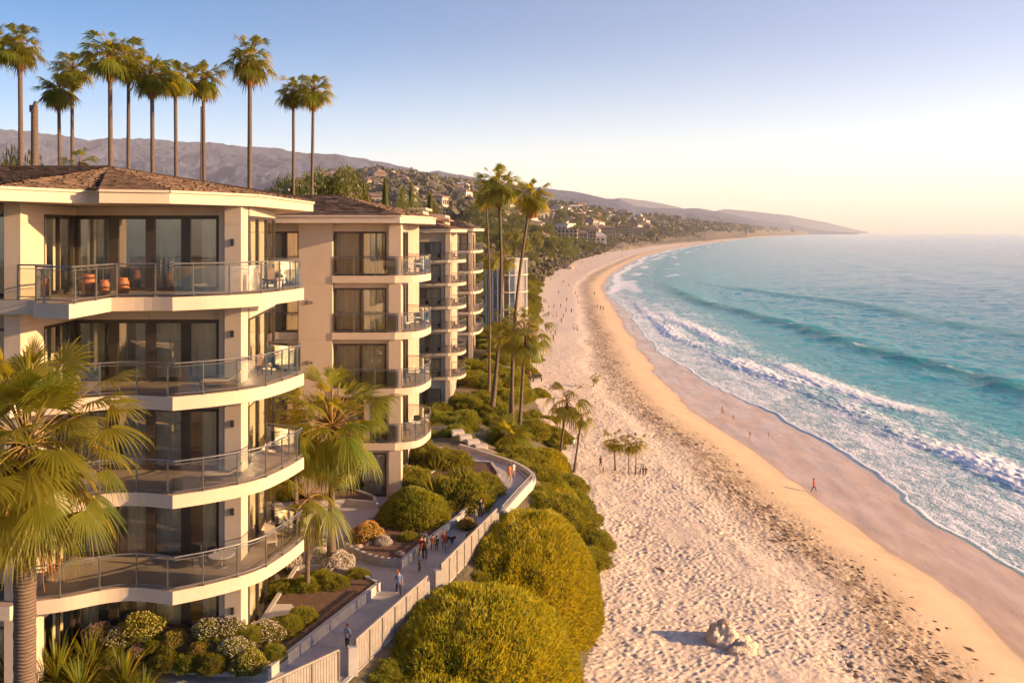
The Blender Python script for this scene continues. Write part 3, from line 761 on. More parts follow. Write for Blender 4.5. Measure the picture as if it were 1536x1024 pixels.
for k, (z, hd, sof) in enumerate(floors):
    sp = MB()
    if sof - hd > .05:
        sp.seg((-19.78, 38.52), (-13.10, 38.52), .22, sof - hd - .01, hd)
        sp.seg((-19.62, 35.55), (-19.72, 38.40), .20, sof - hd - .01, hd)
        sp.seg((-12.10, 39.0), (-12.86, 46.0), .22, sof - hd - .01, hd)
        sp.seg((-30, 35.0), (-20.16, 35.0), .22, sof - hd - .01, hd)
        for bx in (-18.1, -16.3, -14.7):
            sp.box((bx, 38.40, (sof + hd) / 2), (.025, .03, sof - hd - .03))
        sp.build('spandrel', M['stucco'], b1, B1)
    for j, (xa, xb) in enumerate(bays):
        window(b1, B1, (xa + .0, 38.5), (xb, 38.5), z + .02, hd, 1, curt[k][j], fw=.17)
    window(b1, B1, (-19.64, 35.6), (-19.74, 38.4), z + .02, hd, 2, [(.05, .4, c1), (.6, .9, c1)], fw=.13)
    window(b1, B1, (-12.10, 39.0), (-12.84, 46.0), z + .02, hd, 3, [(.03, .97, c1)], fw=.13)
    window(b1, B1, (-29.0, 35.0), (-20.18, 35.0), z + .02, hd, 5, [(.1, .9, c1)], fw=.13)
    # back walls of the rooms
    rm = MB(); rm.box2((-19.8, 42.7, z), (-15.2, 42.98, sof - .02)); rm.box((-16.4, 41.0, z + 1.3), (.2, 3.2, 2.6)); rm.build('room_wall', M['room'], b1, B1)

arcR = catmull([(-13.8, 34.7), (-12.35, 35.6), (-11.0, 36.9), (-10.3, 38.7), (-9.9, 40.6)], 5)
leftLow = catmull([(-19.5, 33.6), (-17.9, 34.15), (-16.6, 34.9), (-15.4, 35.1), (-13.8, 34.7)], 5)[:-1]
leftTop = [(-17.95, 33.0), (-17.9, 31.9), (-16.3, 31.4), (-16.22, 33.4)] + catmull([(-16.2, 34.5), (-15.0, 34.75), (-13.8, 34.7)], 4)[:-1]
for k, z in enumerate(DZ):
    out = (leftTop if k == 0 else leftLow) + arcR
    poly = ([(-30, 33.2), (-17.96, 33.2)] if k == 0 else [(-30, 33.3), (-19.6, 33.3)]) + out + [(-12.3, 41.9), (-12.9, 46.2), (-13.3, 47.0), (-17.7, 47.0), (-30, 50)]
    s = MB(); s.prism(poly, z - .55, z, m=0, mtop=1)
    bal = s.build('balcony', [M['fascia'], M['deck']], b1, B1)
    ed = MB()                                 # upstand kerb along the deck edge
    q_ = [(p[0] * .993 - .10, p[1] + .06) for p in out]
    path = [(p[0] - .10 if i > len(out) - 10 else p[0] + .05, p[1] + .08) for i, p in enumerate(out)]
    path = path + [(-12.0, 41.75)]
    railing(bal, B1, path, z, h=1.36)
    if k == 0:
        railing(bal, B1, [(-19.4, 33.5), (-18.0, 33.25), (-17.9, 32.1)], z, h=1.36)
    railing(bal, B1, [(-29, 33.4), (-23, 33.4), (-20.2, 33.5)], z, h=1.36)
for z in [8.0] + DZ[::-1]:                   # joints, lamps and drains on the nearest block
    for c_, s_ in (((-12.415, 37.947, z + 3.0), (.72, .012, .03)), ((-12.047, 38.45, z + 3.0), (.012, .98, .03)), ((-19.497, 34.7, z + 3.0), (.012, 1.6, .03))):
        m_ = MB(); m_.box(c_, s_); m_.build('joint', M['stucco2'], b1, B1)
    m_ = MB(); m_.box((-12.42, 37.90, z + 2.2), (.14, .10, .30)); m_.build('wall_lamp', M['frame'], b1, B1)
# ground plinth
pl = MB(); pl.prism([(-30, 34.9), (-19.7, 34.9), (-19.7, 38.2), (-12.2, 38.2), (-12.6, 46.5), (-13.0, 47.5), (-17.6, 47.5), (-30, 50)], 7.5, 8.02); pl.build('plinth', M['concrete'], b1, B1)
# roof
ev = [(-34, 31.3), (-20.2, 31.3), (-19.0, 31.5), (-17.2, 34.75), (-16.75, 34.7), (-16.4, 33.9), (-13.97, 34.8), (-11.5, 38.4), (-11.25, 48.3), (-16.6, 57.5), (-34, 57.5)]
ZE = 28.72
R1, R2 = (-34, 47.0, 30.55), (-22.2, 47.0, 30.55)
E3 = lambda p, dz=0: (p[0], p[1], ZE + dz)
faces = [
    [E3(ev[0]), E3(ev[1]), E3(ev[2]), R2, R1],
    [E3(ev[2]), E3(ev[3]), R2], [E3(ev[3]), E3(ev[4]), E3(ev[5]), R2][0:3], 
    [E3(ev[5]), E3(ev[6]), R2], [E3(ev[6]), E3(ev[7]), R2], [E3(ev[7]), E3(ev[8]), R2], [E3(ev[8]), E3(ev[9]), R2],
    [E3(ev[9]), E3(ev[10]), R1, R2]]
faces[0] = [E3(ev[0]), E3(ev[2]), R2, R1]
faces[2] = [E3(ev[3]), E3(ev[5]), R2]
r1 = roof_hip(b1, B1, faces, ev, TOPZ, ZE, row=.30, w=.27)
rc = MB()
rc.tube([R1, R2, (R2[0] + (ev[8][0] - R2[0]) * .97, R2[1] + (ev[8][1] - R2[1]) * .97, 28.85)], .14, 6)
rc.build('ridge_cap', M['roof'], r1, B1)

# ---- the blocks further along, all built the same way
def block(loc, label, x0, xr, xw0, xw1, yf, dzs, zt, zg, bulge, rstyle, kx, npan=2, left_bay=None, depth=15.0, seed=1, roofcol=True, barstep=1.5, front_from=None, side=7.0, sidepan=3):
    """x0 far left, xw0..xw1 the big window bay, xr the corner; bulge = how far the curved balcony reaches (dx, dy)"""
    rr_ = random.Random(seed)
    org = (loc[0], loc[1], zg)
    b = empty('apartment_building', org, label, 'apartment building', 'beachfront apartment blocks')
    yb = yf + depth; st = dzs[0] - dzs[1]; k = st / 4.0
    cw = MB()
    cw.prism([(x0, yf + 3.2), (xr - .9 * k, yf + 3.2), (xr - .9 * k, yb - .3), (x0, yb - .3)], zg - 1, zt - .03)
    cw.build('wall', M['room'], b, org)
    fl = [(dzs[0], zt - .02)] + [(dzs[i], dzs[i - 1] - .5 * k) for i in range(1, len(dzs))] + [(zg, dzs[-1] - .5 * k)]
    hw = MB()
    bl0, bl1 = (left_bay[1], xw0) if left_bay else (x0, xw0)
    hw.box2((bl0, yf - .02, zg - 1), (bl1, yf + .7, zt - .01)); hw.box2((bl0 + .02, yf + .66, zg - 1), (bl1 - .02, yf + 3.19, zt - .012))
    for zz in dzs:
        hw.box(((bl0 + bl1) / 2, yf - .026, zz - .5 * k), (bl1 - bl0 - .04, .012, .03))
        
    hw.build('wall', M['stucco'], b, org)
    co = MB()
    co.box2((xw1, yf + .25, zg - 1), (xr - .85 * k, yf + 1.0, zt - .015)); co.box2((xr - .85 * k, yf + .05, zg - 1), (xr, yf + 1.15 * k, zt - .014))
    co.build('column', M['stucco'], b, org)
    co = MB(); co.box2((xr - .9 * k, yf + side * k, zg - 1), (xr - .32 * k, yb, zt - .016)); co.box2((x0, yb - .29, zg - 1), (xr - .92 * k, yb, zt - .017)); co.build('wall', M['stucco2'], b, org)
    for i, (z, sof) in enumerate(fl):
        hd = min(z + 3.12 * k, sof - .12)
        sp = MB(); sp.seg((xw0, yf + .5), (xw1, yf + .5), .3, sof - hd - .01, hd); sp.seg((xr - .35 * k, yf + 1.16 * k), (xr - .45 * k, yf + side * k), .2, sof - hd - .01, hd)
        if left_bay: sp.seg((left_bay[0], yf + .5), (left_bay[1], yf + .5), .3, sof - hd - .01, hd)
        sp.build('spandrel', M['stucco'], b, org)
        cs = rr_.choice([[(.04, .36, c1), (.52, .97, c1)], [(.02, .45, c1), (.6, .88, c2)], [(.05, .3, c1), (.55, .9, c1)], [(.46, .92, c1)], [(.02, .95, c1)]])
        window(b, org, (xw0 + .05, yf + .45), (xw1, yf + .45), z + .02, hd, npan, cs, fw=.14 * k)
        window(b, org, (xr - .30 * k, yf + 1.2 * k), (xr - .40 * k, yf + (side - .1) * k), z + .02, hd, sidepan, [(.03, .6, c1), (.7, .97, c1)], fw=.12 * k)
        if left_bay: window(b, org, (left_bay[0], yf + .45), (left_bay[1] - .03, yf + .45), z + .02, hd, 2, [(.5, .95, c2), (.05, .3, c1)], fw=.12 * k)
    dx, dy = bulge; fx = front_from if front_from is not None else xw0
    arc = catmull([(xr - .4 * k, yf - .12), (xr + dx * .62, yf + dy * .12), (xr + dx * .93, yf + dy * .42), (xr + dx, yf + dy * .72), (xr + dx * .80, yf + dy * .98), (xr + dx * .35, yf + dy * 1.12), (xr - .3 * k, yf + dy * 1.15)], 4)
    for i, z in enumerate(dzs):
        poly = [(x0 + .03, yf - .0 + .8), (fx - .01, yf + .8), (fx - .01, yf - .09)] + arc + [(xr - .33 * k, yb - .5), (x0 + .03, yb - .5)]
        if left_bay: poly = [(x0 + .03, yf + .2), (left_bay[1] - .02, yf + .2), (left_bay[1] - .02, yf + .8)] + poly[1:]
        s = MB(); s.prism(poly, z - .5 * k, z, m=0, mtop=1); bal = s.build('balcony', [M['fascia'], M['deck']], b, org)
        path = [(fx + .06, yf - .02)] + [(p[0] - .08 * (j / len(arc)), p[1] + .07 - .2 * max(0, j / len(arc) - .6)) for j, p in enumerate(arc)]
        railing(bal, org, path, z, h=1.34 * k, step=barstep, style=rstyle, rr=.036)
        if left_bay: railing(bal, org, [(left_bay[0], yf + .26), (left_bay[1] - .05, yf + .26)], z, h=1.34 * k, step=barstep, style=rstyle)
    # roof
    ex = [(x0 - 1, yf - 1.1), (xr + .1, yf - 1.2), (xr + dx * .95, yf + dy * .6 + 1.0), (xr + dx * .9, yf + dy * 1.3 + 2.5), (xr + .4, yb + .6), (x0 - 1, yb + .6)]
    ze = zt + .50 * k + .05
    rx = min(xr - kx, xr - 3); ym = yf + depth * .48; zr = ze + 1.75 * k
    r1_, r2_ = (x0 - 1, ym, zr), (rx, ym, zr)
    e = lambda i: (ex[i][0], ex[i][1], ze)
    roof_hip(b, org, [[e(0), e(1), r2_, r1_], [e(1), e(2), r2_], [e(2), e(3), r2_], [e(3), e(4), r2_], [e(4), e(5), r1_, r2_]], ex, zt, ze, row=.45, w=.45)
    return b, org

b2, o2 = block((-14, 68), 'cream apartment block second along the shore, tall blank wall panel left of its glass-railed balconies', -20.5, -7.95, -12.85, -9.0, 61.0,
    [23.9, 19.85, 15.85, 11.96], 27.65, 8.0, (1.75, 6.0), 'glass', 6.0, left_bay=(-17.3, -15.25), seed=3)
for z in (22.0, 17.7, 13.6):                 # small vent plates on the blank wall
    v = MB(); v.lathe((0, 0, 0), [(.16, -.02), (.16, .03), (.10, .05)], 14); v.lathe((.30, 0, 0), [(.09, -.02), (.09, .03), (.05, .05)], 12)
    o = v.build('wall_vent', M['metal'], b2); o.rotation_euler = (R(90), 0, 0); o.location = (XY(462, 61) - o2[0], 60.96 - o2[1], z - o2[2])
b3, o3 = block((-12, 112), 'pale apartment block third along the shore with six storeys of balconies in baluster railings', -17.5, -7.6, -12.4, -8.75, 105.0,
    [23.6, 20.75, 17.9, 15.1, 12.15, 9.2], 27.0, 5.5, (1.75, 5.2), 'bars', 4.0, seed=8, depth=17, barstep=1.3)
b4, o4 = block((-9, 160), 'shaded apartment block fourth along the shore seen past the curved balconies', -14.5, -6.9, -10.6, -7.7, 150.0,
    [23.8, 20.2, 16.6, 13.0, 9.4], 27.2, 5.0, (1.5, 13.5), 'bars', 3.5, seed=5, depth=17, barstep=1.6, side=15.0, sidepan=7)

# ---- round glazed wing beyond
o5 = (-1.5, 203, 4.0)
b5 = empty('glazed_building', o5, 'round glass-walled pavilion with white frames behind the tall palms', 'building')
cx5, cy5, r5 = -1.3, 203.0, 4.9
def ring(r, n=22, a0=0, a1=2 * PI): return [(cx5 + r * math.cos(a0 + (a1 - a0) * i / n), cy5 + r * math.sin(a0 + (a1 - a0) * i / n)) for i in range(n)]
m_ = MB(); m_.prism(ring(r5 - .8), 4, 20.6); m_.build('wall', M['stucco2'], b5, o5)
m_ = MB()
for z in (9.2, 13.2, 17.2, 20.9): m_.prism(ring(r5 + .25), z - .3, z)
m_.build('floor_band', M['fascia'], b5, o5)
for i in range(22):
    a = 2 * PI * i / 22; m_ = MB(); m_.box((cx5 + r5 * math.cos(a), cy5 + r5 * math.sin(a), 12.3), (.24, .24, 16.6)); m_.build('mullion', M['white'], b5, o5)
g = MB(); rr5 = ring(r5 - .1); n5 = len(rr5)
g.add([(p[0], p[1], 4.2) for p in rr5] + [(p[0], p[1], 20.6) for p in rr5], [(i, (i + 1) % n5, n5 + (i + 1) % n5, n5 + i) for i in range(n5)]); g.build('glazing', M['glass'], b5, o5)

# ---- low flat-roofed houses behind the blocks (upper parts show over the roofs)
def flathouse(px0, px1, pyt, d, dep, mat, label, zb=8.0, steps=1, kind='flat'):
    x0, x1 = XY(px0, d), XY(px1, d); z1 = CZ + (348.5 - pyt) * d / F
    org = ((x0 + x1) / 2, d + dep / 2, zb)
    h = empty('house', org, label, 'house', 'low houses behind the apartment blocks')
    w = MB(); w.box2((x0, d, zb), (x1, d + dep, z1 - .35)); wl = w.build('wall', M[mat], h, org)
    r_ = MB(); r_.box2((x0 - .5, d - .5, z1 - .35), (x1 + .5, d + dep + .5, z1))
    if kind == 'roof':
        r_ = MB(); r_.box2((x0 - .6, d - .6, z1 - 1.3), (x1 + .6, d + dep + .6, z1 - 1.1))
        ym = d + dep / 2; wd = (x1 - x0) * .3
        r_.add([(x0 - .6, d - .6, z1 - 1.1), (x1 + .6, d - .6, z1 - 1.1), (x1 + .6, d + dep + .6, z1 - 1.1), (x0 - .6, d + dep + .6, z1 - 1.1), (x0 + wd, ym, z1), (x1 - wd, ym, z1)], [(0, 1, 5, 4), (1, 2, 5), (2, 3, 4, 5), (3, 0, 4)])
    r_.build('roof', M['fascia'] if kind == 'flat' else M['tileroof'], h, org)
    nw = max(2, int((x1 - x0) / 3))
    for i in range(nw):
        xa = x0 + (i + .25) * (x1 - x0) / nw; xb = x0 + (i + .75) * (x1 - x0) / nw
        window(h, org, (xa, d - .06), (xb, d - .06), z1 - 2.8, z1 - 1.4, 2, (), fw=.09)
    return h
M['tileroof'] = simple('clay_tile_roof', (.26, .15, .11), (.18, .11, .09), .9, 1.5, .4, 6)
flathouse(533, 596, 307.5, 112, 9, 'stucco2', 'long low house with a tan roof just over the second block', kind='roof')
flathouse(588, 634, 311.5, 124, 9, 'stucco', 'cream flat-roofed house with parapet beside the cypresses')
flathouse(626, 668, 319, 133, 10, 'stucco2', 'tan house with a hipped roof left of the third block', kind='roof')
0 and flathouse(664, 706, 323, 142, 10, 'stucco', 'pale house stacked above the fourth block roof')
0 and flathouse(676, 715, 333, 131, 8, 'stucco2', 'small tan house with clay roof over the fourth block', kind='roof')
flathouse(410, 452, 294, 150, 9, 'stucco', 'white house glimpsed behind the two slender palms')
# ------------------------------------------------------------------ plants
def unit(v): return v / (np.linalg.norm(v) + 1e-9)
def crown_mesh(name, seed, nfr=34, nseg=22, lp=.42, lb=.62, e_hi=82, e_lo=-48, droop=.42, mats=('palm', 'petiole'), fold=.25, spread=105, tube=.014, secs=(.08, .5, .78, 1.0), axd=.22, e_pow=.85, lmin=.7):
    """fan-palm crown of about unit radius, the growing point at the origin"""
    r_ = np.random.RandomState(seed); V_, Q, mi = [], [], []
    up = np.array([0, 0, 1.0])
    for i in range(nfr):
        t = (i + .5) / nfr
        el = R(e_hi + (e_lo - e_hi) * t ** e_pow + r_.uniform(-9, 9)); az = i * 2.39996 + r_.uniform(-.25, .25)
        hd = np.array([math.cos(az), math.sin(az), 0])
        d = hd * math.cos(el) + up * math.sin(el)
        L = lp * r_.uniform(lmin, 1.15) * (.75 + .35 * math.sin(PI * min(t + .15, 1)))
        pts = [np.zeros(3)]; dd = d.copy(); k = 5
        for j in range(k):
            dd = unit(dd - up * (.06 + .10 * t)); pts.append(pts[-1] + dd * L / k)
        side = unit(np.cross(dd, up) + 1e-6); 
        b = len(V_)
        for j, p in enumerate(pts):
            w = tube * (1.5 - .9 * j / k); nn_ = np.cross(side, dd)
            V_ += [p + side * w, p - side * w, p + nn_ * w]
        for j in range(k):
            for a in range(3):
                Q.append((b + j * 3 + a, b + j * 3 + (a + 1) % 3, b + j * 3 + 3 + (a + 1) % 3, b + j * 3 + 3 + a)); mi.append(1)
        base = pts[-1]; ax = unit(dd - up * (.04 + axd * t * r_.uniform(.4, 1.3)))
        tw = r_.uniform(-.35, .35); side = unit(np.cross(ax, up)); nrm = np.cross(side, ax)
        side = unit(side * math.cos(tw) + nrm * math.sin(tw)); nrm = np.cross(side, ax)
        Lb = lb * r_.uniform(.85, 1.1) * (1 if t > .12 else .8)
        sp = R(spread) * r_.uniform(.85, 1.05) * (1 if t > .15 else .55)
        dth = 2 * sp / nseg
        for s in range(nseg):
            th = -sp + dth * (s + .5)
            ddv = ax * math.cos(th) + side * math.sin(th) - nrm * fold * abs(math.sin(th))
            ddv = unit(ddv); sd_ = unit(-ax * math.sin(th) + side * math.cos(th))
            l = Lb * (1 - .28 * abs(th) / sp) * r_.uniform(.9, 1.05)
            b = len(V_)
            dr = droop * r_.uniform(.5, 1.4)
            for rr in secs:
                wv = l * min(rr, .5) * dth * .54 if rr <= .55 else l * .5 * dth * .54 * (1 - (rr - .5) / .5) ** .8
                c = base + ddv * l * rr - up * (dr * l * max(0, rr - .45) ** 1.6 * 1.9) - ddv * (max(0, rr - .5) ** 2 * l * dr * .5)
                ww = max(wv, .0012)
                lift = nrm * (ww * .45)
                V_ += [c + sd_ * ww, c - sd_ * ww + (lift if s % 2 else -lift)]
            for j in range(len(secs) - 1):
                Q.append((b + 2 * j, b + 2 * j + 1, b + 2 * j + 3, b + 2 * j + 2)); mi.append(0)
    return np_mesh(name, np.array(V_), np.array(Q), [M[m] for m in mats], mi)

def skirt_mesh(name, seed, n=170, rt=.30, rb=.10, h=.62):
    """the bulb of old brown leaf bases and hanging dead blades under a crown"""
    r_ = np.random.RandomState(seed); V_, Q = [], []
    prof = [(rb * .9, -h), (rb * 1.5, -h * .85), (rt * .72, -h * .5), (rt * .70, -h * .22), (rt * .45, 0), (rb * .5, .10)]
    m_ = MB(); m_.lathe((0, 0, 0), prof, 12)
    V_ = [np.array(v) for v in m_.v]; F4 = [f for f in m_.f if len(f) == 4]
    for i in range(n):
        a = r_.uniform(0, 2 * PI); t = r_.uniform(0, 1); z0 = -h * t * .75
        rr = np.interp(z0, [-h, -h * .5, -h * .2, 0], [rb, rt * .7, rt * .75, rt * .5])
        hd = np.array([math.cos(a), math.sin(a), 0]); sd_ = np.array([-math.sin(a), math.cos(a), 0])
        l = r_.uniform(.12, .30); p0 = hd * rr * .9 + np.array([0, 0, z0]); p1 = p0 + hd * l * .35 - np.array([0, 0, l * .5]); p2 = p0 + hd * l * r_.uniform(.0, .4) - np.array([0, 0, l * 1.1])
        w = r_.uniform(.008, .022); b = len(V_)
        V_ += [p0 + sd_ * w, p0 - sd_ * w, p1 + sd_ * w, p1 - sd_ * w, p2 + sd_ * w * .2, p2 - sd_ * w * .2]
        F4 += [(b, b + 1, b + 3, b + 2), (b + 2, b + 3, b + 5, b + 4)]
    return np_mesh(name, np.array(V_), np.array(F4), [M['skirt']])

CR = [crown_mesh('crown', s, nfr=58, nseg=14, lp=.54, lb=.48, e_lo=-34, droop=.5, spread=92, axd=.35, e_pow=1.0, lmin=.3) for s in (1, 2, 3, 4)]
CRF = [crown_mesh('crown', 40 + s, nfr=40, nseg=18, lp=.54, lb=.48, e_lo=-58, droop=.45, spread=80, axd=.4) for s in (1, 2)]
CRS = [crown_mesh('crown', 60 + s, nfr=15, nseg=14, lp=.42, lb=.66, e_hi=75, e_lo=-30, droop=.7, spread=62, axd=.5, e_pow=1.1) for s in (1, 2)]
SK = [skirt_mesh('frond_skirt', s) for s in (1, 2)]

def palm(px_top, py_top, r_px, px_b, d, zb, label, crown=None, skirt=True, tw=.21, bow=0.0, group=None, sk=1.0, name='fan_palm', cscale=1.0):
    x1, z1 = XY(px_top, d), CZ + (348.5 - py_top) * d / F
    x0 = XY(px_b, d); rad = r_px * d / F
    root = empty(name, (x0, d, zb), label, 'palm tree', group)
    dx, H = x1 - x0, z1 - zb; r_ = random.Random(int(px_top * 7 + py_top))
    pts, rads = [], []; n = 14
    for i in range(n + 1):
        t = i / n
        pts.append((dx * t + bow * math.sin(PI * t) * H * .03, bow * .3 * math.sin(PI * t), H * t - .02))
        rads.append(tw * (1.35 - .55 * min(t * 4, 1)) * (1 - .22 * t) * r_.uniform(.97, 1.03))
    m_ = MB(); m_.tube(pts, rads, 10); tr = m_.build('trunk', M['trunk'], root, smooth=True)
    link('crown', crown or r_.choice(CR), root, (dx, 0, H), r_.uniform(0, 6), (rad * r_.uniform(1.16, 1.28) * cscale,) * 3)
    if skirt:
        link('frond_skirt', r_.choice(SK), root, (dx, 0, H - rad * .12), r_.uniform(0, 6), (rad * .8 * sk, rad * .8 * sk, rad * 1.15 * sk))
    return root

row = [(-9, 66, 40, -4, 62, 'tall fan palm cut by the left edge of the picture'), (30, 72, 40, 35, 63, 'tall fan palm leaning slightly, leftmost full crown above the nearest roof'),
       (88, 137, 36, 96, 72, 'shorter fan palm with curved trunk left in the row behind the nearest roof'), (108, 106, 34, 110, 74, 'slim fan palm close behind the shorter leaning one'),
       (165, 84, 47, 168, 66, 'tall fan palm with the widest crown of the left cluster behind the roof'), (193, 92, 38, 191, 70, 'fan palm whose crown overlaps the wide one on its right'),
       (228, 114, 40, 232, 68, 'fan palm with shaggy brown skirt hanging low on its trunk'), (263, 118, 34, 267, 71, 'fan palm with narrow crown between two others over the roof slope'),
       (305, 122, 35, 308, 74, 'fan palm beside a thin bare pole over the roof slope'), (375, 92, 45, 373, 66, 'tallest lone fan palm with round skirt standing clear above the roof end'),
       (440, 140, 29, 441, 84, 'left one of two slim fan palms between the first two roofs'), (470, 138, 35, 463, 82, 'right one of two slim fan palms between the first two roofs')]
for a in row:
    palm(a[0], a[1], a[2], a[3], a[4], 8.0, a[5], group='tall palms behind the nearest roof', tw=.25 if a[4] < 70 else .22)
palm(120, 246, 34, 122, 66, 8, 'bushy low palm just showing over the ridge of the nearest roof', crown=CRS[0], skirt=False)
# bare trunk and thin pole
o = empty('dead_palm_trunk', (XY(52, 62), 62, 8), 'bare grey palm trunk without a crown left of the roof ridge', 'dead palm')
m_ = MB(); m_.tube([(0, 0, 0), (0, 0, 20), (.0, 0, CZ + (348.5 - 165) * 62 / F - 8), (.06, 0, CZ + (348.5 - 152) * 62 / F - 8)], [.27, .25, .24, .10], 9); m_.build('trunk', M['trunk'], o, smooth=True)
m_ = MB(); m_.box((-.22, 0, CZ + (348.5 - 163) * 62 / F - 8), (.3, .1, .5)); m_.build('stub', M['bark'], o)
o = empty('thin_pole', (XY(302, 78), 78, 8), 'thin bare pole beside a palm behind the roof slope', 'pole')
m_ = MB(); m_.tube([(0, 0, 0), (0, 0, CZ + (348.5 - 160) * 78 / F - 8)], [.13, .08], 8); m_.build('shaft', M['bark'], o)

def gz(x, y): return float(land_z(np.float64(x), np.float64(y)))
palm(748, 280, 37, 738, 102, 5.5, 'tallest of the palms in the middle, round brown skirt under its crown', bow=.8, tw=.27, group='tall palms on the bank', sk=1.0)
palm(797, 296, 33, 768, 98, 4.6, 'tall palm in the middle leaning right with a teardrop skirt', bow=-.9, tw=.25, group='tall palms on the bank', sk=1.15)
palm(729, 292, 25, 733, 112, 5.4, 'slim palm behind the tallest one in the middle', bow=.4, tw=.2, group='tall palms on the bank')
palm(788, 497, 45, 779, 95, 4.6, 'stocky palm with a full drooping crown over the sand edge', crown=CRF[0], skirt=False, tw=.24, group='lower palms on the bank')
palm(773, 492, 38, 765, 99, 4.6, 'palm half hidden behind the stocky full-crowned one', crown=CRF[1], skirt=False, tw=.24, group='lower palms on the bank')
palm(851, 602, 38, 839, 88, 3.3, 'leaning palm with open crown at the edge of the sand', crown=CRS[1], skirt=True, tw=.17, bow=-.3, sk=.5)
palm(872, 626, 24, 861, 86, 2.9, 'small ragged palm with dark trunk beside the leaning one', crown=CRS[0], skirt=True, tw=.14, sk=.5)
palm(921, 660, 21, 923, 88.5, 2.3, 'left one of three small palms standing on the sand', crown=CRS[1], skirt=False, tw=.10, group='small palms on the sand')
palm(943, 666, 16, 943, 87.6, 2.3, 'middle one of three small palms standing on the sand', crown=CRS[0], skirt=False, tw=.06, group='small palms on the sand')
palm(955, 664, 20, 953, 87, 2.3, 'right one of three small palms standing on the sand', crown=CRS[1], skirt=False, tw=.07, group='small palms on the sand')
palm(893, 566, 9, 890, 137, 2.3, 'tiny spindly palm alone far out on the sand', crown=CRS[0], skirt=False, tw=.09)
palm(734, 385, 21, 735, 172, 4.2, 'left one of two bushy palms before the round glazed pavilion', crown=CRF[0], skirt=False, tw=.3, group='palms before the pavilion')
palm(757, 387, 21, 748, 178, 4.2, 'right one of two bushy palms before the round glazed pavilion', crown=CRF[1], skirt=False, tw=.28, group='palms before the pavilion')
palm(498, 640, 84, 497, 48, 8.0, 'full green fan palm standing between the first two apartment blocks', crown=crown_mesh('crown', 77, nfr=92, nseg=22, lp=.62, lb=.44, e_lo=-70, droop=.36, spread=88, axd=.28, e_pow=1.05, lmin=.45), skirt=True, tw=.26, sk=.6)
palm(440, 632, 56, 446, 51, 8.0, 'second fan palm half hidden by the balcony ends left of the full green one', crown=CRF[1], skirt=False, tw=.2)
palm(462, 748, 66, 461, 44.5, 8.0, 'young fan palm with yellow stem beside the balcony corner', crown=crown_mesh('crown', 78, nfr=14, nseg=30, lp=.45, lb=.62, e_hi=75, e_lo=-30, droop=.6, spread=80, axd=.4), skirt=False, tw=.15)

# the near palm at the left
hx, hy, hz_ = XY(40, 23.0), 23.0, 21.2
hp = empty('fan_palm', (hx - .05, hy, 8.0), 'large fan palm in the left foreground with ragged golden-green fronds and a thick trunk', 'palm tree')
m_ = MB()
pts = [(.0, 0, 13.3 * i / 60) for i in range(61)]
m_.tube(pts, [.27 + .06 * math.exp(-i / 5) + .012 * (i % 2) + .006 * math.sin(i * 2.1) + (.05 * sstep(50, 58, i)) for i in range(61)], 16)
m_.build('trunk', M['trunk'], hp, smooth=True)
link('crown', crown_mesh('crown', 5, nfr=96, nseg=32, lp=.66, lb=.40, lmin=.45, e_pow=1.1, e_hi=88, e_lo=-40, droop=.34, mats=('palm_hero', 'petiole'), fold=.12, spread=112, axd=.30, tube=.0085, secs=(.05, .3, .5, .66, .82, 1.0)), hp, (.05, 0, 13.25), 1.1, (3.15, 3.15, 3.15))
link('lower_fronds', crown_mesh('lower_fronds', 15, nfr=34, nseg=36, lp=.60, lb=.44, e_hi=12, e_lo=-72, droop=.38, mats=('palm_hero', 'petiole'), fold=.12, spread=96, tube=.0085, secs=(.05, .3, .5, .66, .82, 1.0), axd=.30), hp, (.05, 0, 12.75), 2.3, (3.1, 3.1, 3.1))
# dead fronds hanging along the trunk
def dead_fronds(seed, n, L):
    r_ = np.random.RandomState(seed); V_, Q = [], []
    for i in range(n):
        a = r_.uniform(-.9, 1.3); hd = np.array([math.cos(a), -abs(math.sin(a)) * .6, 0]); sd_ = np.array([-math.sin(a), math.cos(a), 0])
        z0 = r_.uniform(-1.1, -.2); st_ = hd * .26 + np.array([0, 0, z0]); l = L * r_.uniform(.5, 1.1); w = r_.uniform(.010, .03); b = len(V_); k = 5
        ph = r_.uniform(0, 6)
        for j in range(k + 1):
            t = j / k; c = st_ + hd * (l * .42 * math.sin(t * 1.5)) - np.array([0, 0, l * (t ** 1.3)]) + sd_ * (.06 * math.sin(3 * t + ph))
            V_ += [c + sd_ * w * (1 - .8 * t), c - sd_ * w * (1 - .8 * t)]
        for j in range(k): Q.append((b + 2 * j, b + 2 * j + 1, b + 2 * j + 3, b + 2 * j + 2))
    return np_mesh('dead_fronds', np.array(V_), np.array(Q), [M['skirt']])
link('dead_fronds', dead_fronds(4, 150, 2.0), hp, (0, 0, 12.8))

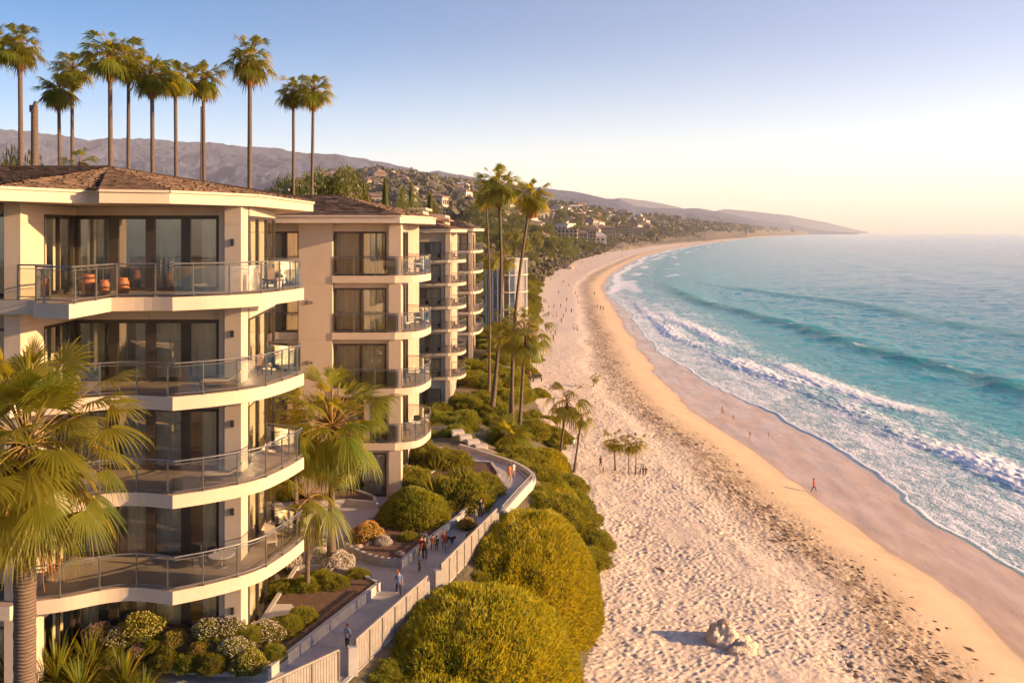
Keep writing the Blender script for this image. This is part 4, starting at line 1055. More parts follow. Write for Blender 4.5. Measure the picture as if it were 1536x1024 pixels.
def dome_points(r_, n, lump, seed, zmin=-.05, sup=1.0):
    a = r_.uniform(0, 2 * PI, n); z = r_.uniform(zmin, 1, n); q = np.sqrt(np.clip(1 - z * z, 0, 1))
    D_ = np.stack([q ** sup * np.cos(a), q ** sup * np.sin(a), z], -1)
    rad = 1 + lump * fbm(D_[:, 0] * 2.1 + seed, D_[:, 1] * 2.1, D_[:, 2] * 2.1 + seed, 3) * 1.6 + lump * .5 * vnoise(D_[:, 0] * 6 + seed, D_[:, 1] * 6, D_[:, 2] * 6)
    return D_, rad
def bush_mesh(name, seed, n, axes=(1, 1, .8), ll=.14, lw=.03, lump=.16, mats=('bush', 'bushcore'), upw=.5, rnd_=.7, inner=.25, core=True, nf=0, fmat=None, fsz=.05, clus=0.0, sup=1.0):
    """a dome of leafy sprigs over a darker core of twigs"""
    r_ = np.random.RandomState(seed); ax = np.array(axes)
    D_, rad = dome_points(r_, n, lump, seed, sup=sup)
    dep = 1 - inner * r_.rand(n) ** 2.2
    if clus: dep = dep * (1 + clus * vnoise(D_[:, 0] * 9 + seed, D_[:, 1] * 9, D_[:, 2] * 9))
    Pp = D_ * (rad * dep)[:, None] * ax
    nr_ = D_ / ax; nr_ /= np.linalg.norm(nr_, axis=1)[:, None]
    g = nr_ + np.array([0, 0, upw]) + r_.normal(0, rnd_, (n, 3)) * .6; g /= np.linalg.norm(g, axis=1)[:, None]
    sd_ = np.cross(g, r_.normal(0, 1, (n, 3))); sd_ /= np.linalg.norm(sd_, axis=1)[:, None]
    l = ll * r_.uniform(.6, 1.3, n)[:, None]; w = lw * r_.uniform(.7, 1.3, n)[:, None]
    tip = Pp + g * l + np.array([0, 0, -1]) * l * r_.uniform(0, .25, n)[:, None]
    mid = Pp + g * l * .5
    V_ = np.stack([Pp, mid + sd_ * w * .5, tip, mid - sd_ * w * .5], 1).reshape(-1, 3)
    Q = np.arange(n * 4).reshape(-1, 4); mi = [0] * n
    Fs = [Q]
    if core:
        nu, nv = 40, 16
        A_ = np.linspace(0, 2 * PI, nu, endpoint=False)[None, :]; E_2 = np.linspace(-.15, PI / 2, nv)[:, None]
        ce = np.clip(np.cos(E_2), 0, 1) ** sup; Dc = np.stack([ce * np.cos(A_), ce * np.sin(A_), np.sin(E_2) + 0 * A_], -1).reshape(-1, 3)
        rc_ = (1 + lump * fbm(Dc[:, 0] * 2.1 + seed, Dc[:, 1] * 2.1, Dc[:, 2] * 2.1 + seed, 3) * 1.6 + lump * .5 * vnoise(Dc[:, 0] * 6 + seed, Dc[:, 1] * 6, Dc[:, 2] * 6)) * (.93 if inner < .2 else .86)
        Vc = Dc * rc_[:, None] * ax; b = len(V_)
        i = (np.arange(nv - 1)[:, None] * nu + np.arange(nu)[None, :]); j = (np.arange(nv - 1)[:, None] * nu + (np.arange(nu)[None, :] + 1) % nu)
        Qc = np.stack([i, j, j + nu, i + nu], -1).reshape(-1, 4) + b
        V_ = np.concatenate([V_, Vc]); Fs = [np.concatenate([Q, Qc])]; mi += [1] * len(Qc)
    me = np_mesh(name, V_, Fs, [M[m] for m in mats], mi)
    fm = None
    if nf:
        D_, rad = dome_points(r_, nf, lump, seed, .1); c = D_ * (rad * 1.06)[:, None] * ax + r_.normal(0, .02, (nf, 3)) + np.array([0, 0, ll * .5])
        VV, QQ = [], []
        for i in range(nf):
            s_ = fsz * r_.uniform(.6, 1.3); b = len(VV); o_ = c[i]
            VV += [o_ + np.array(q) * s_ for q in ((1, 0, 0), (0, 1, 0), (-1, 0, 0), (0, -1, 0), (0, 0, .8), (0, 0, -.6))]
            QQ += [(b, b + 1, b + 4), (b + 1, b + 2, b + 4), (b + 2, b + 3, b + 4), (b + 3, b, b + 4), (b + 1, b, b + 5), (b + 2, b + 1, b + 5), (b + 3, b + 2, b + 5), (b, b + 3, b + 5)]
        fm = np_mesh('blossoms', np.array(VV), np.array(QQ), [M[fmat]])
    return me, fm

def bush(x, y, z, r, label, me, group=None, name='shrub', zs=1.0, blo=None, cat='shrub'):
    rz = rnd.uniform(0, 6)
    if blo is not None:
        o = empty(name, (x, y, z), label, cat, group); link('foliage', me, o, (0, 0, 0), rz, (r, r, r * zs)); link('blossoms', blo, o, (0, 0, 0), rz, (r, r, r * zs)); return o
    o = link(name, me, None, (x, y, z), rz, (r, r, r * zs)); return tag(o, label, cat, group)

# the great mounds in the foreground, each its own mesh (scale 1)
def mound(cx, cy, cz, ax, n, seed, label, ll=.26, lw=.045, rz=0):
    me, _ = bush_mesh('mound_shrub', seed, n, axes=ax, ll=ll, lw=lw, lump=.045, mats=('mound', 'moundcore'), upw=.55, rnd_=.75, inner=.07, clus=.03, sup=.72)
    o = bush(cx, cy, cz, 1.0, label, me, 'clipped shrub mounds along the beach fence', 'mound_shrub'); o.rotation_euler = (0, 0, rz); return o
rnd_state = rnd.getstate()
mound(-1.9, 41.6, 3.4, (5.2, 6.9, 5.5), 90000, 21, 'largest dome-shaped golden green mound in the front at the bottom of the picture', .32, .062, -.30)
mound(.5, 53.0, 2.9, (4.75, 7.4, 6.0), 84000, 22, 'big rounded golden mound right of the middle fence section', .33, .064, -.22)
mound(1.75, 71.5, 2.4, (4.1, 5.6, 3.6), 30000, 23, 'medium mound above the two big ones beside the path corner', .34, .075)
mound(2.9, 87.0, 1.9, (3.1, 3.8, 2.7), 16000, 24, 'bushy mound furthest up, left of the leaning palm', .36, .085)
mound(-3.4, 35.4, 4.6, (3.2, 3.0, 3.3), 26000, 25, 'low mound end cut by the bottom edge under the nearest fence', .32, .062)

BV = [bush_mesh('shrub', 100 + s, 6500, (1, 1, .78), .15, .034, .20)[0] for s in range(4)]
BF = {c: bush_mesh('foliage', 120 + i, 3000, (1, 1, .8), .17, .05, .20, nf=420, fmat=f, fsz=.036) for i, (c, f) in enumerate((('w', 'flower_w'), ('o', 'flower_o'), ('p', 'flower_p'), ('y', 'flower_y')))}
WF = bush_mesh('foliage', 140, 1800, (1, 1, .8), .14, .05, .22, nf=2400, fmat='flower_w', fsz=.034)
OF = bush_mesh('foliage', 141, 2200, (1, 1, .8), .20, .05, .22, nf=1500, fmat='flower_o', fsz=.036)
# big clipped shrubs on the terrace
def BP(px, py, z=8.3): return P(px, py, z)
def tb(px, py, rpx, label, me=None, zs=1.0, z=8.2, blo=None, name='shrub', group=None):
    x, y, zz = P(px, py, z); r = rpx * y / F
    return bush(x, y + r * .55, z - .05, r, label, me if me is not None else BV[int(px) % 4], group, name, zs, blo)
big, _ = bush_mesh('round_shrub', 150, 15000, (1, 1, .9), .11, .032, .07)
tb(619, 792, 53, 'round dense shrub beside the path with the pale path curving behind it', big, name='round_shrub')
tb(690, 762, 50, 'large rounded shrub above the round one at the path edge', BV[1], 1.05)
tb(722, 742, 32, 'golden shrub where the path bends left', BV[2], 1.0)
tb(655, 772, 34, 'dark green shrub wedged between the round shrub and its larger neighbour', BV[0], .8)
tb(610, 735, 40, 'leafy shrub below the end of the second block balconies', BV[3], .9)
tb(640, 700, 34, 'shrub under the lowest balcony of the second block', BV[0], 1.0)
tb(672, 705, 36, 'spreading shrub right of the lowest second block balcony', BV[2], .9)
tb(600, 722, 26, 'low shrub with small pale flowers left of the spiky plant', BF['w'][0], .9, blo=BF['w'][1], name='flowering_shrub')
tb(700, 790, 14, 'small orange flowering plant at the kerb beside the walkers', OF[0], .8, blo=OF[1], name='flowering_shrub')
tb(432, 745, 30, 'dark leafy shrub behind the stem of the young palm', BV[1], 1.0)
tb(545, 735, 26, 'dark shrub in the soil bed behind the second palm', BV[2], .8)
tb(478, 735, 30, 'shrub at the foot of the second palm', BV[0], .9)
# island bed
tb(549, 815, 24, 'rusty orange flowering shrub in the curved island bed', OF[0], 1.15, blo=OF[1], name='flowering_shrub')
tb(574, 822, 14, 'small pure white flowering shrub in the island bed', WF[0], 1.25, blo=WF[1], name='flowering_shrub')
tb(612, 815, 17, 'small yellow green shrub before the round shrub', BV[1], 1.0)
tb(585, 832, 9, 'tiny golden tuft beside the white rock', BV[2], .9)
tb(566, 832, 10, 'tiny mossy clump at the front kerb of the island bed', BV[3], .6)
# bed beside the first block: white blossom and green masses
for i, (px, py, r, w, lb) in enumerate([(440, 852, 22, 1, 'white blossom bush nearest the balcony corner in the upper bed'), (472, 850, 22, 1, 'white blossom bush in the middle of the upper bed'), (504, 856, 23, 1, 'white blossom bush at the path end of the upper bed'),
        (422, 893, 25, 0, 'green shrub at the left of the upper bed'), (458, 893, 27, 0, 'green shrub in the middle of the upper bed front row'), (498, 888, 26, 0, 'green shrub right of the middle in the upper bed front row'), (536, 872, 20, 0, 'upright shrub at the far right tip of the upper bed'), (478, 872, 18, 0, 'low green shrub between the white blossom bushes and the front row')]):
    tb(px, py, r, lb, WF[0] if w else BV[i % 4], 1.1 if w else .95, blo=WF[1] if w else None, name='flowering_shrub' if w else 'shrub', group='shrubs in the upper bed')
low = [(147, 945, 20, 'p', 'purple flowering clump at the left end of the front bed'), (182, 950, 22, 'w', 'shrub with cream blossoms second from the left of the front bed'), (214, 938, 28, 'y', 'bushy yellow flowering shrub under the lowest balcony'),
       (210, 968, 17, 'p', 'small mauve flowering clump in the front of the bed'), (250, 980, 22, 'g', 'bright leafy clump at the front kerb left of centre'), (283, 984, 20, 'g', 'dark leafy clump beside the bright one at the kerb'),
       (262, 952, 18, 'o', 'pale orange flowering stalk clump in the middle of the bed'), (318, 940, 24, 'w', 'silvery white flowering shrub against the building'), (344, 934, 22, 'w', 'white flowering shrub by the ground floor window'),
       (318, 985, 24, 'g', 'spreading green clump in the middle of the kerb row'), (352, 962, 22, 'w', 'green shrub dotted with white in the middle of the bed'), (374, 985, 24, 'y', 'leafy shrub with yellow buds near the front corner'),
       (395, 960, 26, 'w', 'broad shrub with tiny white flowers behind the corner'), (408, 984, 20, 'g', 'rounded green shrub right at the bed corner'), (425, 945, 26, 'g', 'large green shrub halfway along the path side'),
       (452, 928, 22, 'g', 'green shrub at the bare soil end of the front bed'), (372, 932, 20, 'g', 'green shrub behind the sandy patch of the bed'), (300, 965, 16, 'o', 'small peach flowering plant inside the bed'), (232, 960, 18, 'g', 'low green plant behind the kerb row'), (165, 972, 20, 'g', 'leafy plant at the left kerb end')]
def soil_z(x, y): return 8.42 + .95 * float(sstep(36.3, 38.2, y)) * float(1 - sstep(-12.6, -10.8, x))
for i, (px, py, r, c, lb) in enumerate(low):
    d = 38.0 - 1.45 * (py - 935) / 50 if px < 385 else P(px, py, 8.5)[1] + .1
    x = XY(px, d); z = soil_z(x, d) - .05; r = r * d / F * 1.08; zs = .95
    if c == 'g': bush(x, d, z, r, lb, BV[i % 4], 'shrubs in the front bed', zs=zs)
    else: bush(x, d, z, r, lb, BF[c][0], 'shrubs in the front bed', 'flowering_shrub', zs, BF[c][1])

def rosette_mesh(name, seed, n, L, w, e0=85, e1=10, droop=.5, mat='palm'):
    r_ = np.random.RandomState(seed); V_, Q = [], []
    for i in range(n):
        el = R(r_.uniform(e1, e0)); az = r_.uniform(0, 2 * PI); l = L * r_.uniform(.6, 1.1); k = 6
        hd = np.array([math.cos(az), math.sin(az), 0]); sd_ = np.array([-math.sin(az), math.cos(az), 0]); b = len(V_)
        for j in range(k + 1):
            t = j / k; c = hd * (l * t * math.cos(el) * (1 + .2 * t)) + np.array([0, 0, l * t * math.sin(el) - droop * l * t * t * math.cos(el) - .1 * l * t * t])
            ww = w * (math.sin(PI * min(t * .8 + .15, 1)) + .02); V_ += [c + sd_ * ww, c - sd_ * ww]
        for j in range(k): Q.append((b + 2 * j, b + 2 * j + 1, b + 2 * j + 3, b + 2 * j + 2))
    return np_mesh(name, np.array(V_), np.array(Q), [M[mat]])
RS = [rosette_mesh('strap_leaf_plant', s, 150, 1.0, .016) for s in (1, 2)]
YU = rosette_mesh('spiky_plant', 9, 90, 1.0, .020, 88, 25, .25)
for i, (px, py, L, lb) in enumerate([(15, 1035, 2.8, 'strap-leaved plant left of the near palm trunk'), (85, 1030, 2.9, 'strap-leaved plant just right of the near palm trunk'), (135, 1015, 2.6, 'tall arching strap-leaved plant behind the left kerb'), (185, 1035, 2.4, 'low arching strap-leaved plant at the bottom edge'),
        (75, 985, 2.4, 'strap-leaved plant further back under the balcony'), (120, 1050, 2.3, 'strap-leaved plant at the bottom edge between two taller ones'), (215, 1050, 1.7, 'small strap-leaved plant nearest the kerb at the bottom'), (-5, 985, 2.3, 'strap-leaved plant at the far left edge')]):
    x, y, z = P(px, py, 8.0); tag(link('strap_leaf_plant', RS[i % 2], None, (x, y, z), i, L), lb, 'plant', 'strap-leaved plants at the lower left')
x, y, z = P(655, 760, 8.1); tag(link('spiky_plant', YU, None, (x, y, 8.1), 1, 2.9), 'tall spiky sword-leaved plant rising among shrubs under the second block', 'plant')
x, y, z = P(655, 712, 8.0); tag(link('spiky_plant', YU, None, (x, y, 7.6), 2, 2.2), 'feathery spiky plant beside the lowest second block balcony', 'plant')
x, y, z = P(432, 835, 8.0); tag(link('spiky_plant', YU, None, (x, y, z), 2, 1.6), 'small dark spiky plant under the young palm', 'plant')

# the large fan plant on the bank and shrubs around it
fp = empty('fan_palm', (XY(762, 84), 84, 5.6), 'low trunkless fan palm spreading over the bank beside the path bend', 'palm tree')
link('crown', crown_mesh('crown', 91, nfr=42, nseg=26, lp=.35, lb=.66, e_hi=85, e_lo=-5, droop=.4), fp, (0, 0, 1.1), 0, 3.3)
m_ = MB(); m_.tube([(0, 0, -.5), (0, 0, 1.2)], [.3, .22], 8); m_.build('trunk', M['trunk'], fp)
placed = []
def free(x, y, r):
    return all((x - a) ** 2 + (y - b) ** 2 > (.62 * (r + c)) ** 2 for a, b, c in placed)
n_b = 0; tries = 0
for y in np.arange(36.5, 74, 1.25):
    for kx in (1.0,):
        y_ = y + rnd.uniform(-.4, .4); x = float(Ex(y_)) + kx + rnd.uniform(-.2, .3)
        bush(x, y_, gz(x, y_) - .3, rnd.uniform(.65, .9), 'small green shrub filling the bank between the path fence and the big mounds', BV[rnd.randrange(4)], 'shrubs filling the bank under the fence', zs=.9)
while n_b < 190 and tries < 14000:
    tries += 1
    y = 60 + 340 * rnd.random() ** 1.9
    e, v = float(Ex(y)), float(Vx(y))
    lo = e - 4.5 if y > 72 else e + .8
    if 72 < y < 100: lo = e - 10
    x = rnd.uniform(lo, v - .6); r = rnd.uniform(.9, 2.1) * (1 + y / 400)
    if y < 78 and x < e + 1.6: continue
    if y < 100 and x < -4.5 and y < 76: continue
    if 103 < y < 124 and x < -5.8: continue
    if 148 < y < 170 and x < -5: continue
    if abs(y - 203) < 8 and x < 5: continue
    if 84 < y < 96 and x > 1.0: continue
    if not free(x, y, r): continue
    placed.append((x, y, r)); n_b += 1
    zz = gz(x, y)
    grp, lb = ('shrubs covering the bank', 'green coastal shrub on the bank between the blocks and the sand') if y < 135 else ('shrubs further up the shore', 'distant green shrub along the top of the beach')
    bush(x, y, zz - .15, r, lb, BV[n_b % 4], grp, zs=rnd.uniform(.7, 1.1))

# ---- trees
def blobtree_mesh(seed, n=2600, nb=13, ll=.17, lw=.10, H=1.0, wide=.5, low=.35):
    """crown of leaf clumps spread through an uneven volume; unit height"""
    r_ = np.random.RandomState(seed); V_, Q = [], []
    B_ = [(r_.normal(0, wide * .42), r_.normal(0, wide * .42), low + (1 - low) * r_.uniform(.05, .88), r_.uniform(.13, .24)) for _ in range(nb)]
    P_, G = [], []
    for i in range(n):
        b = B_[r_.randint(nb)]; d = unit(r_.normal(0, 1, 3)); rr = b[3] * (.55 + .5 * r_.rand() ** .5)
        P_.append(np.array(b[:3]) + d * rr * np.array([1.15, 1.15, .8])); G.append(unit(d + r_.normal(0, .6, 3)))
    P_, G = np.array(P_), np.array(G); sd_ = np.cross(G, r_.normal(0, 1, (n, 3))); sd_ /= np.linalg.norm(sd_, axis=1)[:, None]
    l = ll * r_.uniform(.25, .5, (n, 1)); w = lw * r_.uniform(.25, .5, (n, 1))
    V_ = np.stack([P_ - G * l * .5, P_ + sd_ * w * .5, P_ + G * l * .5, P_ - sd_ * w * .5], 1).reshape(-1, 3)
    cr = np_mesh('crown', V_, np.arange(n * 4).reshape(-1, 4), [M['tree']])
    t = MB(); t.tube([(0, 0, -.05), (.01, 0, low * .6), (0, .01, low + .25)], [.035, .028, .012], 7)
    for b in B_[:7]: t.tube([(0, 0, low * .7), (b[0] * .5, b[1] * .5, (low * .7 + b[2]) / 2), (b[0], b[1], b[2])], [.018, .012, .005], 5)
    return cr, t.mesh('trunk', M['bark'])
TREES = [blobtree_mesh(200 + s, wide=w, low=l, nb=nb) for s, (w, l, nb) in enumerate(((.62, .25, 15), (.5, .4, 12), (.42, .32, 12), (.75, .2, 17)))]
def cyp_mesh(seed, n=1500):
    r_ = np.random.RandomState(seed); z = r_.uniform(.04, 1, n) ; a = r_.uniform(0, 2 * PI, n)
    rad = .11 * np.sin(PI * np.clip(z * .92 + .08, 0, 1)) ** .6 * (1 - .45 * z) * r_.uniform(.7, 1.2, n)
    P_ = np.stack([rad * np.cos(a), rad * np.sin(a), z], -1); G = np.stack([np.cos(a) * .4, np.sin(a) * .4, np.ones(n)], -1); G /= np.linalg.norm(G, axis=1)[:, None]
    sd_ = np.stack([-np.sin(a), np.cos(a), 0 * a], -1); l = r_.uniform(.03, .07, (n, 1)); w = .018
    V_ = np.stack([P_ - G * l * .4, P_ + sd_ * w, P_ + G * l, P_ - sd_ * w], 1).reshape(-1, 3)
    t = MB(); t.tube([(0, 0, -.03), (0, 0, .5)], [.02, .01], 6)
    return np_mesh('crown', V_, np.arange(n * 4).reshape(-1, 4), [M['tree']]), t.mesh('trunk', M['bark'])
CYP = cyp_mesh(5)
TREES += [blobtree_mesh(230, n=16000, wide=.62, low=.35, nb=22, ll=.075, lw=.05), blobtree_mesh(231, n=16000, wide=.7, low=.3, nb=24, ll=.075, lw=.05)]
def tree(x, y, z, h, label, kind=0, group=None, name='tree', sx=1.0, cat='tree'):
    o = empty(name, (x, y, z), label, cat, group, rz=rnd.uniform(0, 6))
    cr, tr = CYP if kind == 'cyp' else TREES[kind]
    link('crown', cr, o, scale=(h * sx, h * sx, h)); link('trunk', tr, o, scale=(h * sx, h * sx, h)); return o
for i, (px, pyt, d, k, h, lb) in enumerate([(474, 272, 96, 4, 21, 'dense green tree left half of the clump over the second roof'), (505, 276, 97, 5, 20.5, 'dense green tree right half of the clump over the second roof'), (457, 277, 100, 4, 20, 'green tree behind the two slim palms')]):
    z1 = CZ + (348.5 - pyt) * d / F; tree(XY(px, d), d, z1 - h + .5, h, lb, k, 'green trees over the second roof', sx=.34 if i < 2 else .2)
for i, (px, pyt) in enumerate([(547, 285), (578, 276), (603, 290), (617, 285), (645, 297)]):
    d = 128 + 3 * i; z1 = CZ + (348.5 - pyt) * d / F
    tree(XY(px, d), d, 8, z1 - 8, ['tall dark cypress left of the others over the roofs', 'tallest dark cypress over the tan roof', 'short cypress beside the flat-roofed house', 'slim cypress right beside the short one', 'cypress furthest right near the third block roof'][i], 'cyp', 'cypresses over the roofs', 'cypress_tree', .40)
for px, pyt, d, k, lb in [(8, 243, 70, 4, 'small shrub top at the far left over the roof'), (655, 306, 150, 5, 'small bushy tree right of the cypresses'), (535, 303, 135, 4, 'small tree at the left of the tan-roofed house'), (607, 300, 118, 5, 'golden bushy tree next to the short cypress')]:
    z1 = CZ + (348.5 - pyt) * d / F; tree(XY(px, d), d, 8, z1 - 8, lb, k, None, sx=.17)
# ------------------------------------------------------------------ terrace: paving, kerbs, beds, fences
def struct(name, mb, mat, z0=None, **kw):
    o = mb.build(name, mat, **kw); tag(o, kind='structure'); return o
pv_ = MB()
edge = [(float(Ex(y)) - .10, y) for y in np.arange(34, 74.1, 1.0)]
pave = [(-21, 30.0), (-8.6, 30.0)] + edge + [(-7, 76), (-20, 76), (-20, 49.5), (-11.6, 49.5), (-11.6, 37.9), (-21, 37.9)]
pv_.add([(x, y, 8.012) for x, y in pave], [tuple(range(len(pave)))])
m_, nt, b = newmat('paving')
f = mapr(nt, noise(nt, .45, 5), .3, .7); c = mixc(nt, f, (.40, .36, .35), (.31, .28, .275))
wv = nt.nodes.new('ShaderNodeTexBrick'); wv.offset = 0; wv.inputs['Scale'].default_value = 1.0; wv.inputs['Mortar Size'].default_value = .012
wv.inputs['Brick Width'].default_value = 2.4; wv.inputs['Row Height'].default_value = 2.4
nt.links.new(mapping(nt, (1, 1, 1), (0, 0, R(-20))), wv.inputs[0])
c = mixc(nt, math_(nt, 'MULTIPLY', wv.outputs['Fac'], .55), c, (.16, .14, .13))
c = mixc(nt, mapr(nt, noise(nt, 2.2, 4), .6, .75, 0, .35), c, (.22, .18, .16))
nt.links.new(c, b.inputs['Base Color']); b.inputs['Roughness'].default_value = .75; bump(nt, b, noise(nt, 25, 3), .15, .01)
struct('path', pv_, m_)
# retaining face under the seaward edge
rt = MB()
for a, b_ in zip(edge, edge[1:]): rt.seg(a, b_, .22, 2.2, 5.85)
wo_ = rt.build('retaining_wall', M['concrete']); tag(wo_, 'low concrete retaining wall along the seaward side of the path', 'wall')

def bed(name, poly, label, z=8.40, kw=.22, kh=.5, group='planting beds', soil=None, n=8):
    """soil held by a raised kerb"""
    o = empty(name, (poly[0][0], poly[0][1], 8.0), label, 'planting bed', group)
    org = (poly[0][0], poly[0][1], 8.0)
    k = MB(); N = len(poly)
    for i in range(N):
        a, b2_ = poly[i], poly[(i + 1) % N]; k.seg(a, b2_, kw, kh, 8.0)
        k.lathe((a[0], a[1], 8.0), [(kw / 2, 0), (kw / 2, kh)], 10)
    k.build('kerb', M['kerb'], o, org)
    s = MB(); c_ = (sum(p[0] for p in poly) / N, sum(p[1] for p in poly) / N)
    if soil is None: s.add([(p[0], p[1], z) for p in poly], [tuple(range(N))])
    else: s.add(*soil)
    s.build('soil', M['soil'], o, org, smooth=True); return o
Q = lambda px, py, z=8.5: P(px, py, z)[:2]
# front bed (top of its kerb runs (205,988) - (400,1000) - (566,872))
c0 = Q(402, 1000, 8.5); ce = Q(568, 872, 8.5)
sv, sf = [], []
nx_, ny_ = 26, 14
for j in range(ny_):
    for i in range(nx_):
        x = -18.5 + 8.0 * i / (nx_ - 1); y = 36.35 + 2.1 * j / (ny_ - 1); sv.append((x, y, soil_z(x, y) + .03 * vnoise(x * 3, y * 3)))
sf = [(j * nx_ + i, j * nx_ + i + 1, (j + 1) * nx_ + i + 1, (j + 1) * nx_ + i) for j in range(ny_ - 1) for i in range(nx_ - 1)]
wedge = [(c0[0] - .1, c0[1] + .05), (ce[0], ce[1]), (ce[0] - 1.6, ce[1] + .8), (-12.0, 47.0), (-12.2, 38.4), (-11.2, 36.5)]
b_ = len(sv); sv += [(x, y, 8.43) for x, y in wedge]; sf.append(tuple(range(b_, b_ + len(wedge))))
c1_ = Q(205, 986, 8.5)
fb = [c1_, c0, ce, (ce[0] - .9, ce[1] + .9), (-10.2, 47.6), (-12.3, 47.4), (-12.3, 38.35), (-18.3, 38.3)]
bed('planting_bed', [c1_, c0, ce, (ce[0] - .9, ce[1] + .9), (-10.2, 47.6), (-11.9, 47.4)][:6][:5] + [(-11.95, 47.5), (-11.95, 38.0), (-18.3, 38.0)], 'long planting bed with pale kerb wrapping the corner of the nearest block', soil=(sv, sf))
isl = catmull([Q(602, 838), Q(560, 832), Q(519, 813), Q(532, 798), Q(545, 787), Q(560, 775)], 5)[:-1] + [Q(562, 770), Q(600, 735), Q(650, 705), Q(700, 690), Q(737, 692), Q(748, 708), Q(745, 719), Q(708, 751), Q(688, 772), Q(640, 808)]
bed('planting_bed', isl, 'curved island bed with round shrub and blossoms beside the walkers')
b3_ = [Q(455, 730), Q(500, 722), Q(560, 742), Q(565, 752), Q(520, 748), Q(470, 752)]
bed('planting_bed', b3_, 'dark soil bed with pale curved kerb behind the second palm')
bed('planting_bed', catmull([Q(430, 800), Q(470, 792), Q(486, 806), Q(482, 830), Q(455, 842), Q(425, 835)], 4, True), 'small bed at the foot of the young palm', n=4)
# patch of sand left bare among the shrubs
sp_ = MB(); sp_.add([(x, y, z + .05) for x, y, z in [(-11.9, 40.3, 8.42), (-10.6, 40.0, 8.42), (-10.3, 41.4, 8.42), (-11.0, 42.6, 8.42), (-11.9, 42.6, 8.42)]], [(0, 1, 2, 3, 4)]); struct('sandy_patch', sp_, M['stone'])

def fence(p, q, label, h=1.5, posts=5, pillars=(True, True), z=8.0):
    org = (p[0], p[1], z); L = math.hypot(q[0] - p[0], q[1] - p[1])
    o = empty('guard_fence', org, label, 'fence', 'fence sections along the path')
    r_ = MB(); r_.seg(p, q, .10, .09, z + h - .09); r_.build('top_rail', M['rail_white'], o, org, bevel=.015)
    r_ = MB(); r_.seg(p, q, .07, .07, z + .12); r_.build('bottom_rail', M['rail_white'], o, org)
    n = int(L / .14); s = MB()
    for i in range(n):
        t = (i + .5) / n; c = lerp2(p, q, t); c2_ = lerp2(p, q, t + .118 / L)
        s.seg(c, c2_, .03, h - .30, z + .18)
    s.build('pickets', M['rail_white'], o, org)
    for i in range(posts + 1):
        c = lerp2(p, q, i / posts); m2 = MB(); m2.box((c[0], c[1], z + h / 2 - .02), (.09, .09, h - .05), math.atan2(q[1] - p[1], q[0] - p[0])); m2.build('post', M['metal'], o, org)
    for fl, c in zip(pillars, (p, q)):
        if fl:
            m2 = MB(); m2.box((c[0] - .12, c[1] - .05, z + .6), (.42, .42, 1.25), .35); m2.build('pillar', M['kerb'], o, org, bevel=.02)
    return o
f0 = [Q(380, 1090, 8), Q(508, 1026, 8)]; f1 = [P(533, 1010, 8)[:2], P(641, 906, 8)[:2]]; f2 = [P(661, 888, 8)[:2], P(745, 797, 8)[:2]]
fence(f0[0], f0[1], 'dark-shadowed fence section cut by the bottom edge', posts=3, pillars=(False, False))
fence(f1[0], f1[1], 'fence section beside the lowest big mound', posts=6)
fence(f2[0], f2[1], 'fence section between the island bed and the second mound', posts=8)
def seawall(pts, label, h, w=.28, z=8.0, rail=True):
    org = (*pts[0], z); o = empty('parapet', org, label, 'parapet')
    m2 = MB(); pts = catmull(pts, 5)
    for a, b2_ in zip(pts, pts[1:]): m2.seg(a, b2_, w, h, z - .02)
    m2.build('wall', M['concrete'], o, org)
    if rail:
        m2 = MB(); m2.tube([(a[0], a[1], z + h + .28) for a in pts], .04, 6)
        for a in pts[::3]: m2.box((a[0], a[1], z + h + .14), (.05, .05, .28))
        m2.build('handrail', M['rail_white'], o, org)
seawall([P(753, 783, 8)[:2], P(775, 757, 8)[:2], P(797, 733, 8)[:2]], 'pale parapet with handrail above the third mound', .75)
seawall([P(797, 733, 8)[:2], P(800, 718, 8)[:2], P(778, 702, 8)[:2], P(745, 690, 8)[:2], P(712, 679, 8)[:2], P(690, 672, 8)[:2]], 'low curved parapet around the path bend', .40, rail=False)
st_ = empty('steps', (XY(700, 77), 77, 7.2), 'pale stepped blocks leading down beyond the path bend', 'steps')
for i in range(4):
    m2 = MB(); m2.box((-.9 + i * .75, 1.5 - i * .9, 1.35 - i * .22), (1.1, 1.0, .5), .2); m2.build('step', M['stone'], st_, bevel=.03)
tp = empty('terrace_paving_wall', (XY(505, 66), 66, 8), 'low grey wall behind the second palm', 'wall')
m2 = MB(); cp = catmull([Q(478, 716, 8), Q(520, 713, 8), Q(568, 728, 8), Q(590, 742, 8)], 5)
for a, b2_ in zip(cp, cp[1:]): m2.seg(a, b2_, .3, .6, 8)
m2.build('coping', M['kerb'], tp, (XY(505, 66), 66, 8))

